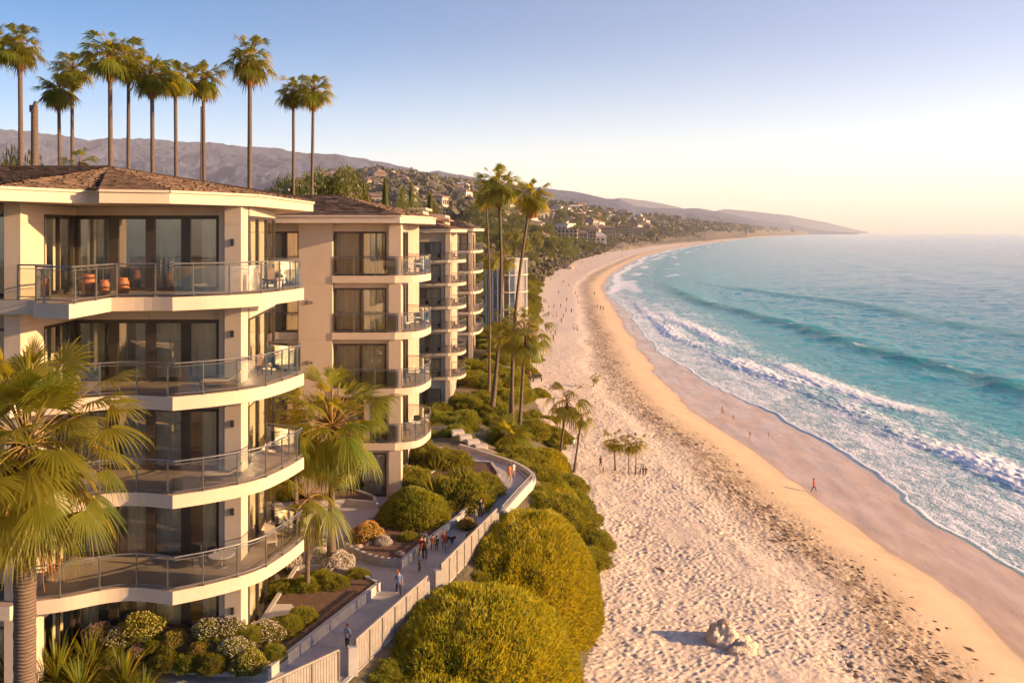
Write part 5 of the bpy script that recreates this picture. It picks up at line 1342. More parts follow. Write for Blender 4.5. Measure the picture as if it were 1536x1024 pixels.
# ------------------------------------------------------------------ rocks
def rock_mesh(name, seed, ax, mat, res=(26, 16), rough=.25):
    nu, nv = res; A_ = np.linspace(0, 2 * PI, nu, endpoint=False)[None, :]; E2 = np.linspace(-.5, PI / 2, nv)[:, None]
    D_ = np.stack([np.cos(E2) * np.cos(A_), np.cos(E2) * np.sin(A_), np.sin(E2) + 0 * A_], -1).reshape(-1, 3)
    rr = 1 + rough * 2 * fbm(D_[:, 0] * 1.6 + seed, D_[:, 1] * 1.6, D_[:, 2] * 1.6 + seed, 4) + rough * .5 * np.abs(fbm(D_[:, 0] * 5 + seed, D_[:, 1] * 5, D_[:, 2] * 5, 3))
    rr = np.round(rr * 9) / 9 * .35 + rr * .65
    i = (np.arange(nv - 1)[:, None] * nu + np.arange(nu)[None, :]); j = (np.arange(nv - 1)[:, None] * nu + (np.arange(nu)[None, :] + 1) % nu)
    return np_mesh(name, D_ * rr[:, None] * np.array(ax), np.stack([i, j, j + nu, i + nu], -1).reshape(-1, 4), [M[mat]])
RK = [rock_mesh('rock', s, (1, .8, .6), m) for s, m in ((1, 'rock'), (2, 'rock2'), (3, 'rock2'), (4, 'rock'))]
def rock(px, py, rpx, z, label, k=0, zs=1.0, group=None, rz=None):
    x, y, _ = P(px, py, z); r = rpx * y / F
    return tag(link('rock', RK[k], None, (x, y + r * .3, z), rnd.uniform(0, 6) if rz is None else rz, (r, r, r * zs)), label, 'rock', group)
rock(600, 832, 9, 8.35, 'white-faced rock at the front tip of the island bed', 1)
rock(636, 806, 9, 8.3, 'pale rock against the kerb below the round shrub', 1)
rock(537, 822, 8, 8.35, 'tan rock at the left tip of the island bed', 0)
rock(552, 817, 6, 8.35, 'small pinkish rock beside the white blossoms', 2)
rock(611, 722, 13, 8.4, 'dark rounded boulder under the second block', 3, .9)
rock(768, 700, 12, 5.5, 'rough rocks behind the path bend parapet', 1)
rock(668, 650, 34, 6.3, 'broad pinkish boulder below the third block', 1, .55, rz=.3)
rock(640, 632, 18, 6.2, 'layered rock left of the broad boulder', 2, .6)
rock(660, 618, 24, 6.0, 'flat pale rock strip among the shrubs under the third block', 1, .3)
rock(700, 607, 22, 5.6, 'flat pinkish rock right of the rock strip', 2, .4)
rock(690, 668, 22, 6.5, 'stepped rock beside the broad boulder', 1, .4)
rock(808, 640, 26, 3.2, 'pale crumbling sandstone outcrop at the edge of the sand', 1, .6, rz=1)
rock(845, 735, 12, 2.8, 'sandy rock between the medium mound and the sand', 1, .5)
rock(733, 560, 16, 3.6, 'pale driftwood coloured rock near the tall palm trunks', 2, .4)
rock(706, 573, 14, 5.0, 'dark rock beside the lowest balcony of the third block', 3, .5)
rock(853, 402, 9, 3.0, 'dark boulder at the top of the far beach', 3, 1.0)
# the weathered lump standing on the sand, with smaller ones round it
def bz_(x, y): return float(beach_z(np.float64(x), np.float64(y)))
sx, sy, _ = P(1087, 962, 2.2)
sr = empty('sand_boulder', (sx, sy, bz_(sx, sy) - .1), 'weathered pale boulder casting a long shadow on the trampled sand', 'rock')
M['sandrock'] = simple('sandy_limestone', (.62, .50, .40), (.46, .36, .28), .95, 2.2, .9, 6, .15)
link('boulder', rock_mesh('boulder', 31, (1.05, .9, 1.05), 'sandrock', (56, 36), .26), sr, (-.15, 0, .25))
link('boulder', rock_mesh('boulder', 37, (1.25, .8, .62), 'sandrock', (50, 30), .42), sr, (.75, -.75, .10), .4)
link('cap_stone', rock_mesh('cap_stone', 33, (.42, .3, .2), 'rock'), sr, (.0, .15, 1.32))
for px, py, r, z, lb, k, zs in [(1030, 822, 13, 2.2, 'buff log-shaped rock lying on the sand', 0, .45), (952, 805, 6, 2.3, 'dark driftwood scrap on the sand left of the buff rock', 3, .3), (974, 772, 5, 2.3, 'small black twig heap on the sand', 3, .5), (1313, 836, 2.5, 1.0, 'black pebble on the smooth golden sand', 3, .8), (962, 790, 8, 2.3, 'pale driftwood piece on the sand', 0, .25)]:
    x, y, _ = P(px, py, z); r_ = r * y / F; tag(link('rock', RK[k], None, (x, y, bz_(x, y)), .3, (r_, r_ * .5, r_ * zs * 1.3)), lb, 'rock')

# ------------------------------------------------------------------ people
def skin_mesh(name, V_, E_, Rr, root=0, sub=1, mat=None):
    me = bpy.data.meshes.new(name + '_s'); me.from_pydata(V_, E_, []); o = bpy.data.objects.new('tmp', me); COL.objects.link(o)
    md = o.modifiers.new('s', 'SKIN'); md.use_smooth_shade = True
    for i, s in enumerate(me.skin_vertices[0].data):
        s.radius = (Rr[i], Rr[i]) if not hasattr(Rr[i], '__len__') else Rr[i]; s.use_root = (i == root)
    if sub: sb = o.modifiers.new('u', 'SUBSURF'); sb.levels = sub; sb.render_levels = sub
    dg = bpy.context.evaluated_depsgraph_get(); out = bpy.data.meshes.new_from_object(o.evaluated_get(dg)); out.name = name
    out.materials.clear()
    if mat: out.materials.append(mat)
    bpy.data.objects.remove(o); bpy.data.meshes.remove(me); return out
M['skin'] = simple('skin', (.45, .26, .17), (.38, .21, .14), .55, 6)
M['hair'] = simple('dark_hair', (.03, .02, .015), None, .6); M['hair_r'] = simple('auburn_hair', (.28, .07, .02), None, .6)
CL = {k: simple('cloth_' + k, c, tuple(v * .8 for v in c), .85, 8) for k, c in dict(red=(.50, .07, .03), blue=(.10, .16, .34), pale=(.30, .38, .52), black=(.015, .015, .02), white=(.6, .58, .55), grey=(.14, .14, .16), navy=(.03, .04, .09), brown=(.13, .07, .04), tan=(.36, .26, .17), orange=(.55, .17, .05)).items()}
def person_meshes(pose, hands=True):
    """skeleton of a 1.72 m figure facing -Y: pose = stride, arm swing, bend"""
    st, sw, = pose
    V_ = [(0, 0, .93), (0, 0, 1.10), (0, .01, 1.28), (0, 0, 1.43), (0, -.01, 1.50), (0, -.02, 1.60), (0, -.015, 1.70)]
    Rr = [(.135, .10), (.12, .085), (.145, .095), (.13, .08), (.05, .05), (.075, .085), (.06, .075)]
    E_ = [(0, 1), (1, 2), (2, 3), (3, 4), (4, 5), (5, 6)]
    legs, arms = {}, {}
    for s in (-1, 1):
        f = st * s; b = len(V_)
        V_ += [(s * .095, 0, .86), (s * .10, -f * .16, .49 + abs(f) * .01), (s * .10, -f * .26 + (.10 if f < 0 else 0), .09), (s * .11, -f * .26 - .13 + (.10 if f < 0 else 0), .04)]
        Rr += [.085, .055, .038, .035]; E_ += [(0, b), (b, b + 1), (b + 1, b + 2), (b + 2, b + 3)]; legs[s] = b
        g = -sw * s; b = len(V_)
        el = (s * .225, g * .06 + .03, 1.14); wr = (s * .235, g * .22 - .06, .90)
        V_ += [(s * .175, 0, 1.40), el, wr, (wr[0], wr[1] - .02, .83)]
        Rr += [.052, .038, .026, .028]; E_ += [(3, b), (b, b + 1), (b + 1, b + 2), (b + 2, b + 3)]; arms[s] = b
        if hands:
            pb = b + 3
            for k in range(5):
                c = len(V_); q = V_[pb]; l = (.045, .075, .085, .078, .06)[k]
                if k == 0: V_ += [(q[0] - s * .01, q[1] - .035, q[2] + .0), (q[0] - s * .015, q[1] - .055, q[2] - .03)]
                else: V_ += [(q[0], q[1] - .027 + .017 * (k - 1), q[2] - l * .55), (q[0] - s * .02, q[1] - .027 + .017 * (k - 1), q[2] - l)]
                Rr += [.009, .008]; E_ += [(pb, c), (c, c + 1)]
    V_ += [(0, -.115, 1.59)]; Rr += [.014]; E_ += [(5, len(V_) - 1)]       # nose
    body = skin_mesh('body', V_, E_, Rr)
    b1_ = arms[-1]; b2_ = arms[1]; V = V_
    sh = skin_mesh('shirt', [V[0], V[1], V[2], V[3], V[b1_], V[b1_ + 1], V[b2_], V[b2_ + 1], (0, 0, .88)], [(0, 1), (1, 2), (2, 3), (3, 4), (4, 5), (3, 6), (6, 7), (0, 8)], [(.15, .115), (.135, .10), (.16, .11), (.13, .09), .065, .05, .065, .05, (.15, .115)])
    l1, l2 = legs[-1], legs[1]
    tr = skin_mesh('trousers', [V[0], V[l1], V[l1 + 1], V[l1 + 2], V[l2], V[l2 + 1], V[l2 + 2], (0, 0, 1.0)], [(0, 1), (1, 2), (2, 3), (0, 4), (4, 5), (5, 6), (0, 7)], [(.145, .11), .10, .07, .055, .10, .07, .055, (.13, .10)])
    hr = skin_mesh('hair', [(0, .02, 1.66), (0, .045, 1.60), (0, .05, 1.53), (0, -.01, 1.71)], [(0, 1), (1, 2), (0, 3)], [(.088, .09), (.085, .07), (.05, .04), (.068, .08)])
    return body, sh, tr, hr
PM = [person_meshes(p) for p in ((.15, .1), (1.0, .8), (.6, -.5))]
def person(x, y, z, h, face, shirt, trousers, hair, label, pose=0, group=None):
    s = h / 1.76; o = empty('person', (x, y, z), label, 'person', group, rz=face); o.scale = (s * 1.06, s * 1.06, s)
    for me, nm, mt in zip(PM[pose], ('body', 'shirt', 'trousers', 'hair'), (M['skin'], CL[shirt], CL[trousers], M[hair])):
        if not me.materials: me.materials.append(mt)
        c = link(nm, me, o); c.material_slots[0].link = 'OBJECT'; c.material_slots[0].material = mt
    return o
def pp(px, py, hpx, *a, z=8.01, **k):
    x, y, _ = P(px, py, z)
    return person(x, y, z, hpx * y / F, *a, **k)
G1 = 'people walking on the path'
pp(521, 972, 38, 2.8, 'pale', 'black', 'hair_r', 'person in a pale blue top with auburn hair beside the nearest fence pillar', pose=0)
pp(598, 892, 37, .3, 'blue', 'black', 'hair_r', 'person in a blue top walking alone in the middle of the path', pose=1)
pp(632, 838, 36, .4, 'red', 'brown', 'hair', 'person in a red top at the front of the group near the island kerb', pose=1, group=G1)
pp(637, 840, 37, .2, 'black', 'black', 'hair', 'person all in black shoulder to shoulder with the red-topped one', pose=0, group=G1)
pp(629, 858, 19, .9, 'brown', 'black', 'hair', 'child in dark brown clothes in front of the pair near the kerb', pose=0, group=G1)
pp(649, 828, 27, .1, 'orange', 'grey', 'hair', 'person in an orange top and grey trousers in the middle of the group', pose=2, group=G1)
pp(655, 827, 24, .3, 'black', 'navy', 'hair', 'slim person in black between the orange-topped and blue-bagged walkers', pose=0, group=G1)
pp(666, 826, 30, 3.3, 'red', 'grey', 'hair_r', 'person with red top and auburn hair walking away right of the group', pose=1, group=G1)
dg_ = empty('dog', (*P(674.5, 815, 8.01)[:2], 8.01), 'small dark dog beside the right-hand walker of the group', 'dog')
dgm = skin_mesh('body', [(0, 0, .30), (0, -.22, .32), (0, -.34, .42), (0, -.44, .46), (0, -.54, .43), (.06, -.2, .16), (.06, -.2, .02), (-.06, -.2, .16), (-.06, -.2, .02), (0, .2, .31), (.06, .24, .16), (.06, .2, .02), (-.06, .24, .16), (-.06, .2, .02), (0, .36, .42), (.035, -.42, .54), (-.035, -.42, .54)],
    [(0, 1), (1, 2), (2, 3), (3, 4), (1, 5), (5, 6), (1, 7), (7, 8), (0, 9), (9, 10), (10, 11), (9, 12), (12, 13), (9, 14), (3, 15), (3, 16)], [.09, .11, .06, .065, .03, .035, .02, .035, .02, .09, .04, .02, .04, .02, .018, .015, .015], mat=CL['black'])
link('body', dgm, dg_, (0, 0, 0), .8, 1.1)
cm_ = MB(); cm_.tube([(.075 * math.cos(i * PI / 4), .075 * math.sin(i * PI / 4), 0) for i in range(9)], .012, 5); cc_ = cm_.build('collar', CL['red'], dg_); cc_.location = (.22, -.24, .42)
pp(721, 776, 30, .3, 'black', 'black', 'hair', 'person in black leaning at the kerb ahead of the group', pose=0, group=G1)
pp(713, 783, 22, .2, 'grey', 'grey', 'hair', 'person in grey sitting low by the kerb edge', pose=0, group=G1)
pp(728, 764, 27, .4, 'red', 'black', 'hair', 'person in a red top among the upper kerb group', pose=2, group=G1)
pp(733, 758, 26, .1, 'navy', 'black', 'hair', 'person in navy at the right of the upper kerb group', pose=1, group=G1)
pp(764, 722, 26, .2, 'orange', 'tan', 'hair', 'person in an orange top at the path bend by the parapet', pose=1, group=G1)
pp(770, 715, 22, .2, 'white', 'tan', 'hair', 'person in white just behind the orange-topped one at the bend', pose=0, group=G1)
def bp(px, py, hpx, *a, **k):
    z = 2.2
    for _ in range(4): x, y, _z = P(px, py, z); z = bz_(x, y)
    return person(x, y, z, hpx * y / F, *a, **k)
bp(1221, 738, 21, 1.2, 'red', 'brown', 'hair', 'person in a red top walking alone on the wet sand with a long shadow', pose=1)
bp(1084, 622, 13, .4, 'tan', 'brown', 'hair', 'tiny figure on the wet sand furthest up of the scattered ones', pose=1)
bp(1100, 630, 8, .4, 'black', 'tan', 'hair', 'tiny dark figure just below it on the wet sand', pose=0)
bp(1125, 656, 9, 2, 'brown', 'brown', 'hair', 'tiny brown figure on the wet sand near the foam', pose=2)
bp(1153, 655, 8, 2, 'white', 'tan', 'hair', 'tiny pale figure on the wet sand closest to the foam', pose=0)
bp(901, 700, 17, .5, 'black', 'black', 'hair', 'person in black standing left of the three small palms', pose=0)
bp(905, 712, 12, .5, 'grey', 'tan', 'hair', 'short figure in front of the one in black by the palms', pose=0)
bp(961, 711, 11, .5, 'grey', 'grey', 'hair', 'grey figure just right of the three small palms', pose=0)
bp(965, 713, 14, .5, 'black', 'black', 'hair', 'first dark figure of the pair right of the small palms', pose=0)
bp(969, 713, 13, 2.5, 'black', 'brown', 'hair', 'second dark figure of the pair right of the small palms', pose=2)
bp(867, 668, 17, .5, 'red', 'black', 'hair', 'person in red beside the small ragged palm', pose=0)
bp(861, 672, 15, .5, 'white', 'navy', 'hair', 'person in white beside the small ragged palm', pose=2)
bp(873, 663, 13, 1.5, 'black', 'black', 'hair', 'person in black right of the small ragged palm', pose=0)
bp(795, 572, 17, .5, 'brown', 'black', 'hair', 'dark figure on the sand behind the full-crowned palm trunks', pose=0)
far = [(814, 432), (838, 441), (812, 452), (816, 454), (819, 455), (823, 462), (831, 463), (841, 462), (849, 468), (823, 474), (830, 476), (835, 475), (845, 478), (861, 495), (866, 497), (827, 499), (833, 503), (830, 511), (896, 463), (901, 465), (905, 466), (892, 443), (863, 442), (866, 448), (867, 455), (856, 402), (863, 405), (866, 408), (871, 399), (875, 393), (882, 392), (888, 387), (896, 386), (907, 383), (929, 377), (873, 395), (909, 379), (913, 379), (918, 378), (934, 377), (939, 376), (944, 375), (954, 375), (968, 370), (978, 369), (1021, 369), (900, 391), (932, 386), (826, 420), (845, 425), (853, 430), (838, 414), (806, 441), (808, 460), (1000, 367), (990, 368), (961, 372), (948, 373), (886, 396), (879, 401), (850, 452), (857, 470), (842, 485), (815, 468)]
cols = list(CL)
for i, (px, py) in enumerate(far):
    y = P(px, py, 2.2)[1]; x_ = P(px, py, 2.2)[0]; sh_ = rnd.choice(['black', 'navy', 'brown', 'grey', 'red', 'white', 'black']); tr_ = rnd.choice(['black', 'brown', 'navy', 'tan'])
    where = ('near the shrubs' if x_ < float(Vx(y)) + 7 else 'nearer the water' if x_ > float(Wx(y)) - 9 else 'midway across the sand') + (' level with the glazed pavilion' if y < 330 else ' well beyond the pavilion' if y < 620 else ' near the far hotels')
    bp(px, py, max(3.2, 1.62 * F / y * .92), rnd.uniform(0, 6), sh_, tr_, 'hair', 'tiny beachgoer in a %s top %s' % (sh_, where), pose=i % 3, group='beachgoers far up the shore')
# kelp and litter scattered along the tide line: nobody could count it
dr = np.random.RandomState(9); dv = []; n_d = 4200
for i in range(n_d):
    y = 40 + 260 * dr.rand() ** 1.6; band = dr.rand()
    dd = (8.6 + dr.normal(0, 1.3) if band < .62 else (dr.uniform(4, 26) if band < .9 else 12.6 + dr.normal(0, .5))) + 1.6 * float(vnoise(y / 11.0, 3.1))
    x = float(np.interp(y, _W[:, 0], _W[:, 1])) - dd
    if x < float(Vx(y)) + .5: continue
    L = dr.uniform(.05, .30) * (1.7 if dr.rand() < .12 else 1); w = L * dr.uniform(.15, .5); a = dr.normal(1.9, .6); z = bz_(x, y) + .03; hgt = dr.uniform(.02, .07)
    ca, sa = math.cos(a), math.sin(a)
    q_ = [(-L, 0, 0), (0, -w, 0), (L, .3 * w, 0), (0, w, 0), (0, 0, hgt)]
    dv.append([(x + p[0] * ca - p[1] * sa, y + p[0] * sa + p[1] * ca, z + p[2]) for p in q_])
dv = np.array(dv); nb_ = np.arange(len(dv))[:, None] * 5
df = np.stack([nb_ + np.array([[a, b, 4]]) for a, b in ((0, 1), (1, 2), (2, 3), (3, 0))], 1).reshape(-1, 3)
M['kelp'] = simple('dried_kelp', (.07, .035, .02), (.16, .09, .05), .9, .8)
kp = link('beach_debris', np_mesh('beach_debris', dv.reshape(-1, 3), df, [M['kelp']])); tag(kp, kind='stuff')
# bench on the sand
x, y, _ = P(806, 574, 2.3)
bn = empty('bench', (x, y, bz_(x, y)), 'small dark bench on the sand near the palm trunks', 'bench', rz=.3)
m2 = MB(); m2.box((0, 0, .48), (1.7, .45, .07)); m2.build('seat', CL['black'], bn)
m2 = MB(); m2.box((0, .24, .85), (1.7, .06, .45)); m2.build('backrest', CL['black'], bn)
for s in (-1, 1):
    m2 = MB(); m2.box((s * .7, 0, .23), (.08, .42, .46)); m2.build('leg', CL['black'], bn)

# ------------------------------------------------------------------ things on the balconies
def chair(x, y, z, rz, label, mat='black', s=1.0, group=None, name='chair'):
    o = empty(name, (x, y, z), label, 'chair', group, rz=rz); o.scale = (s,) * 3
    m2 = MB(); m2.box((0, 0, .44), (.56, .54, .08)); m2.build('seat', M[mat], o, bevel=.015)
    m2 = MB(); m2.box((0, .26, .74), (.54, .06, .52)); m2.build('backrest', M[mat], o, bevel=.015)
    for a in (-1, 1):
        for b2_ in (-1, 1):
            m2 = MB(); m2.box((a * .24, b2_ * .23, .21), (.045, .045, .42)); m2.build('leg', M['frame'], o)
    return o
def table(x, y, z, label, r=.5, mat='white', h=.72, s=1.0, group=None):
    o = empty('table', (x, y, z), label, 'table', group); o.scale = (s,) * 3
    m2 = MB(); m2.lathe((0, 0, h), [(r * .97, 0), (r, .015), (r, .04), (r * .97, .05)], 24); m2.build('tabletop', M[mat], o)
    m2 = MB(); m2.lathe((0, 0, 0), [(.26, 0), (.24, .03), (.04, .06), (.035, h)], 14); m2.build('pedestal', M['metal'], o); return o
def lounger(x, y, z, rz, label, mat='wood', s=1.0):
    o = empty('sun_lounger', (x, y, z), label, 'sun lounger', rz=rz); o.scale = (s,) * 3
    m2 = MB(); m2.box((0, 0, .30), (1.9, .68, .07)); m2.build('frame', M[mat], o, bevel=.01)
    m2 = MB(); m2.box((-.25, 0, .39), (1.3, .62, .11)); m2.build('mattress', M['cushion'], o, bevel=.03)
    m2 = MB(); m2.add([(.4, -.31, .35), (.4, .31, .35), (1.0, .31, .72), (1.0, -.31, .72), (.4, -.31, .45), (.4, .31, .45), (.96, .31, .82), (.96, -.31, .82)], [(0, 1, 2, 3), (7, 6, 5, 4), (0, 4, 5, 1), (1, 5, 6, 2), (2, 6, 7, 3), (3, 7, 4, 0)]); m2.build('backrest', M['cushion'], o)
    for a in (-.8, .8):
        for b2_ in (-.28, .28):
            m2 = MB(); m2.box((a, b2_, .14), (.06, .06, .27)); m2.build('leg', M[mat], o)
    return o
def pot(x, y, z, label, s=1.0, mat='orange', plant=None):
    o = empty('planter_pot', (x, y, z), label, 'pot'); o.scale = (s,) * 3
    m2 = MB(); m2.lathe((0, 0, 0), [(.20, 0), (.30, .12), (.33, .42), (.30, .68), (.22, .82), (.25, .90), (.20, .90), (.18, .6)], 20); m2.build('pot', M[mat], o, smooth=True)
    if plant: link('foliage', BV[0], o, (0, 0, .88), 0, plant)
    return o
A, B_, C_, D_z = DZ
pot(-18.0, 36.3, A, 'tall terracotta urn standing left on the top balcony', .95)
pot(-17.2, 36.0, A, 'small terracotta urn right of the taller one on the top balcony', .7)
pot(-16.5, 36.2, A, 'bright orange urn by the window on the top balcony', .8)
table(-17.7, 35.3, A, 'small round table among the urns on the top balcony', .45, 'wood')
chair(-18.9, 36.6, A, 2.2, 'dark chair in the left corner of the top balcony')
chair(-18.0, 37.4, A, 3.0, 'dark chair close to the glass on the top balcony')
chair(-11.7, 39.8, A, 1.5, 'dark chair against the column on the top balcony')
pot(-11.55, 38.4, A, 'dark tall pot in front of the column on the top balcony', .9, 'black')
pot(-11.1, 40.4, A, 'pale pot with a plant at the far end of the top balcony', .6, 'white', .38)
chair(-10.9, 39.3, A, 1.2, 'low chair near the curved rail on the top balcony', 'wood')
lounger(-12.6, 36.9, B_, .2, 'wooden lounger with beige cushion on the second balcony', 'wood', .85)
chair(-11.6, 40.0, B_, 1.4, 'dark wooden chair at the far end of the second balcony', 'wood')
lounger(-12.5, 36.8, C_, .15, 'dark brown lounger on the third balcony', 'black', .85)
pot(-13.2, 37.6, D_z, 'dark barbecue-like pot by the glass on the lowest balcony', .8, 'black')
table(-12.7, 37.3, D_z, 'low round table on the lowest balcony', .55, 'stone', .5)
chair(-13.7, 37.5, D_z, 2.8, 'dark chair by the glass on the lowest balcony')
lounger(-11.4, 40.3, D_z, 1.9, 'cream lounger at the far end of the lowest balcony', 'white', .8)
pot(-18.9, 36.8, B_, 'leafy potted palm in the left corner of the second balcony', .8, 'wood', .55)
z2 = [23.9, 19.85, 15.85, 11.96]
for i, z in enumerate(z2):
    k = ['top', 'second', 'third', 'lowest'][i]
    table(-7.3, 64.2, z, 'small round table on the %s balcony of the second block' % k, .45, 'white')
    chair(-7.9, 63.2, z, 2.6, 'chair left of the table on the %s balcony of the second block' % k, 'black' if i != 1 else 'white')
    if i != 2: chair(-7.2, 65.4, z, .4, 'chair behind the table on the %s balcony of the second block' % k, 'black')
for i, z in enumerate([23.6, 20.75, 17.9, 15.1, 12.15, 9.2]):
    k = ['top', 'second', 'third', 'fourth', 'fifth', 'lowest'][i]
    table(-9.6, 104.55, z, 'round table behind the bars of the %s balcony of the third block' % k, .4, 'black', s=.8)
    for dx, c in ((-.75, 'left'), (.75, 'right')):
        chair(-9.6 + dx, 104.6, z, 2.9, 'chair %s of the table on the %s balcony of the third block' % (c, k), 'black', s=.8)
    chair(-7.0, 106.2, z, 1.2, 'chair in the curve of the %s balcony of the third block' % k, 'black', s=.8)

# ------------------------------------------------------------------ the town along the shore and on the hillside
def ground(x, y):
    g_ = gz(x, y); px = x / y * F + 768
    if y > 330:
        try: g_ = max(g_, hill_z(x, y)) if px < 1270 else g_
        except Exception: pass
    return g_
def visible_ground(px, py, lo=320, hi=6000):
    """nearest ground seen at a pixel"""
    d = np.geomspace(lo, hi, 260); x = (px - 768) * d / F; z = CZ + (348.5 - py) * d / F
    g_ = land_z(x, d)
    if px < 1270: g_ = np.maximum(g_, np.where(d > 330, HZV(px, d), -99))
    k = np.argmax(g_ >= z)
    if g_[k] < z[k]: return None
    return float(x[k]), float(d[k]), float(g_[k])
UB = MB().box((0, 0, 0), (1, 1, 1)).mesh('window', M['frame']); UBF = MB().box((0, 0, 0), (1, 1, 1)).mesh('balcony', M['fascia'])
def hotel(o, w, dp, st, seed, mat, k, zs):
    b_ = MB(); b_.box2((-w / 2, 0, -4), (w / 2, dp, st * 3.4)); link('wall', b_.mesh('wall', M[mat]), o, scale=(1, 1, zs))
    k = min(k, 9)
    for f_ in range(min(st, 6)):
        for i in range(k):
            link('window', UB, o, (-w / 2 + (i + .5) * w / k, -.05, (f_ * 3.4 + 1.65) * zs), 0, (.6 * w / k, .2, 2.1 * zs))
        link('balcony', UBF, o, (0, -.85, (f_ * 3.4 + .2) * zs), 0, (w + .6, 1.5, .3))
        for i in range(4):
            link('window', UB, o, (w / 2 + .02, (i + .5) * dp / 4, (f_ * 3.4 + 1.65) * zs), 0, (.2, .5 * dp / 4, 1.9 * zs))
    rf = MB(); rf.box2((-w / 2 - .8, -1.6, st * 3.4), (w / 2 + .8, dp + .8, st * 3.4 + .8))
    if seed % 2: rf.add([(-w / 2 - .8, -1.6, st * 3.4 + .8), (w / 2 + .8, -1.6, st * 3.4 + .8), (w / 2 + .8, dp + .8, st * 3.4 + .8), (-w / 2 - .8, dp + .8, st * 3.4 + .8), (-w / 4, dp / 2, st * 3.4 + 3.2), (w / 4, dp / 2, st * 3.4 + 3.2)], [(0, 1, 5, 4), (1, 2, 5), (2, 3, 4, 5), (3, 0, 4)])
    link('roof', rf.mesh('roof', M['tileroof']), o, scale=(1, 1, zs))
hot = [(851, 372, 27, 22, 'dark square apartment house with lit right edge behind the beach'), (872, 369, 16, 15, 'narrow tan apartment house among the palms'), (884, 367, 18, 17, 'tan apartment house left of the rounded one'), (906, 366, 30, 19, 'broad pink-tan hotel at the head of the beach'), (936, 364, 23, 18, 'hotel with lit balconies right of the broad one'), (957, 362, 17, 17, 'hotel with flat roof in the middle of the far row'), (968, 362, 10, 12, 'small annex beside the middle hotel'),
       (995, 362, 12, 15, 'slim apartment house in the right part of the far row'), (1010, 360, 16, 13, 'long low hotel near the right end of the row'), (1024, 359, 14, 12, 'last bright hotel at the right end of the row'), (1046, 357, 12, 9, 'faint hotel beyond the end of the row'), (1006, 341, 14, 7, 'house block on the slope over the hotels'), (1030, 343, 12, 6, 'small house block on the slope to the right')]
HOT = []
for i, (px, py, wpx, hpx, lb) in enumerate(hot):
    yy = np.arange(560, 3600, 10.0); k = int(np.argmin(np.abs(XY(px, yy) - (Vx(yy) - 16 - yy * .012)))); d = float(yy[k])
    if py < 345: d = d * 1.22
    x = XY(px, d); z = ground(x, d) - .5; h_ = 1.2 * max(11.0, CZ + (348.5 - (py - hpx)) * d / F - z)
    w_ = wpx * d / F * 1.1; st = max(2, round(h_ / 4.2)); k = max(3, int(w_ / 4)); HOT.append((x, d, w_))
    o = empty('hotel', (x, d, z), lb, 'hotel', 'hotels at the head of the beach', rz=-.12)
    hotel(o, w_, w_ * .7, st, i, 'stucco2' if i % 3 else 'stucco', k, h_ / (st * 3.4))
def hides_hotel(x, y): return any(y < d + 5 and abs(x / y - hx_ / d) < (w_ * .5 + 2) / d and y > d * .9 for hx_, d, w_ in HOT)
def house_mesh(seed):
    r_ = random.Random(seed); m2 = MB(); w_, d_, h_ = 1.0, r_.uniform(.6, .8), r_.uniform(.32, .48)
    m2.box2((-w_ / 2, 0, -.5), (w_ / 2, d_, h_)); e = .05
    if seed % 3: m2.add([(-w_ / 2 - e, -e, h_), (w_ / 2 + e, -e, h_), (w_ / 2 + e, d_ + e, h_), (-w_ / 2 - e, d_ + e, h_), (-w_ / 4, d_ / 2, h_ + .2), (w_ / 4, d_ / 2, h_ + .2)], [(0, 1, 5, 4), (1, 2, 5), (2, 3, 4, 5), (3, 0, 4)], 1)
    else: m2.box2((-w_ / 2 - e, -e, h_), (w_ / 2 + e, d_ + e, h_ + .06), 1)
    for i in range(4): m2.box2((-w_ / 2 + .1 + i * .22, -.015, .12), (-w_ / 2 + .22 + i * .22, 0, h_ - .1), 2)
    for i in range(3): m2.box2((w_ / 2, .08 + i * .2, .12), (w_ / 2 + .015, .2 + i * .2, h_ - .1), 2)
    return m2.mesh('house', [M['stucco'] if seed % 2 else M['whitewall'], M['tileroof'] if seed % 4 else M['stone'], M['frame']])
M['whitewall'] = simple('whitewashed_wall', (.70, .64, .58), (.62, .56, .5), .9, 2)
HM = [house_mesh(s) for s in range(6)]
nh = 0
for t_ in range(2600):
    if nh >= 298: break
    a = rnd.random()
    if a < .22: px, py = rnd.uniform(712, 800), rnd.uniform(345, 400)
    elif a < .50: px, py = rnd.uniform(715, 900), rnd.uniform(312, 372)
    elif a < .74: px, py = rnd.uniform(830, 1110), rnd.uniform(323, 356)
    elif a < .88: px, py = rnd.uniform(480, 740), rnd.uniform(264, 318)
    else: px, py = rnd.uniform(375, 560), rnd.uniform(268, 296)
    q_ = visible_ground(px, py, 230)
    if not q_: continue
    x, y, z = q_
    if hides_hotel(x, y) or x > float(Vx(y)) - 12: continue
    s = rnd.uniform(11, 20) * (1 if y < 900 else 1.45) * (1 if y > 620 else .55)
    k_ = nh % 6; lb = '%s house with %s %s' % ('cream' if k_ % 2 else 'whitewashed', 'flat' if k_ % 3 == 0 else 'hipped clay' if k_ % 4 else 'hipped stone-grey',
        'roof, ' + ('on the slope left of the tall middle palms' if px < 715 and py < 300 else 'on the slope just over the third block' if px < 715 else 'low among the trees beside the pavilion' if px < 800 and py > 340 else 'on the slope behind the middle palms' if px < 820 and py < 330 else 'among the trees behind the far beach' if px < 900 else 'above the far hotels'))
    tag(link('house', HM[nh % 6], None, (x, y, z + .6 + s * .03), rnd.uniform(-.7, .5), s), lb, 'house', 'houses on the hillside'); nh += 1
def vdist(px, py, lo=330):
    q_ = visible_ground(px, py, lo); return q_
nt_ = 0
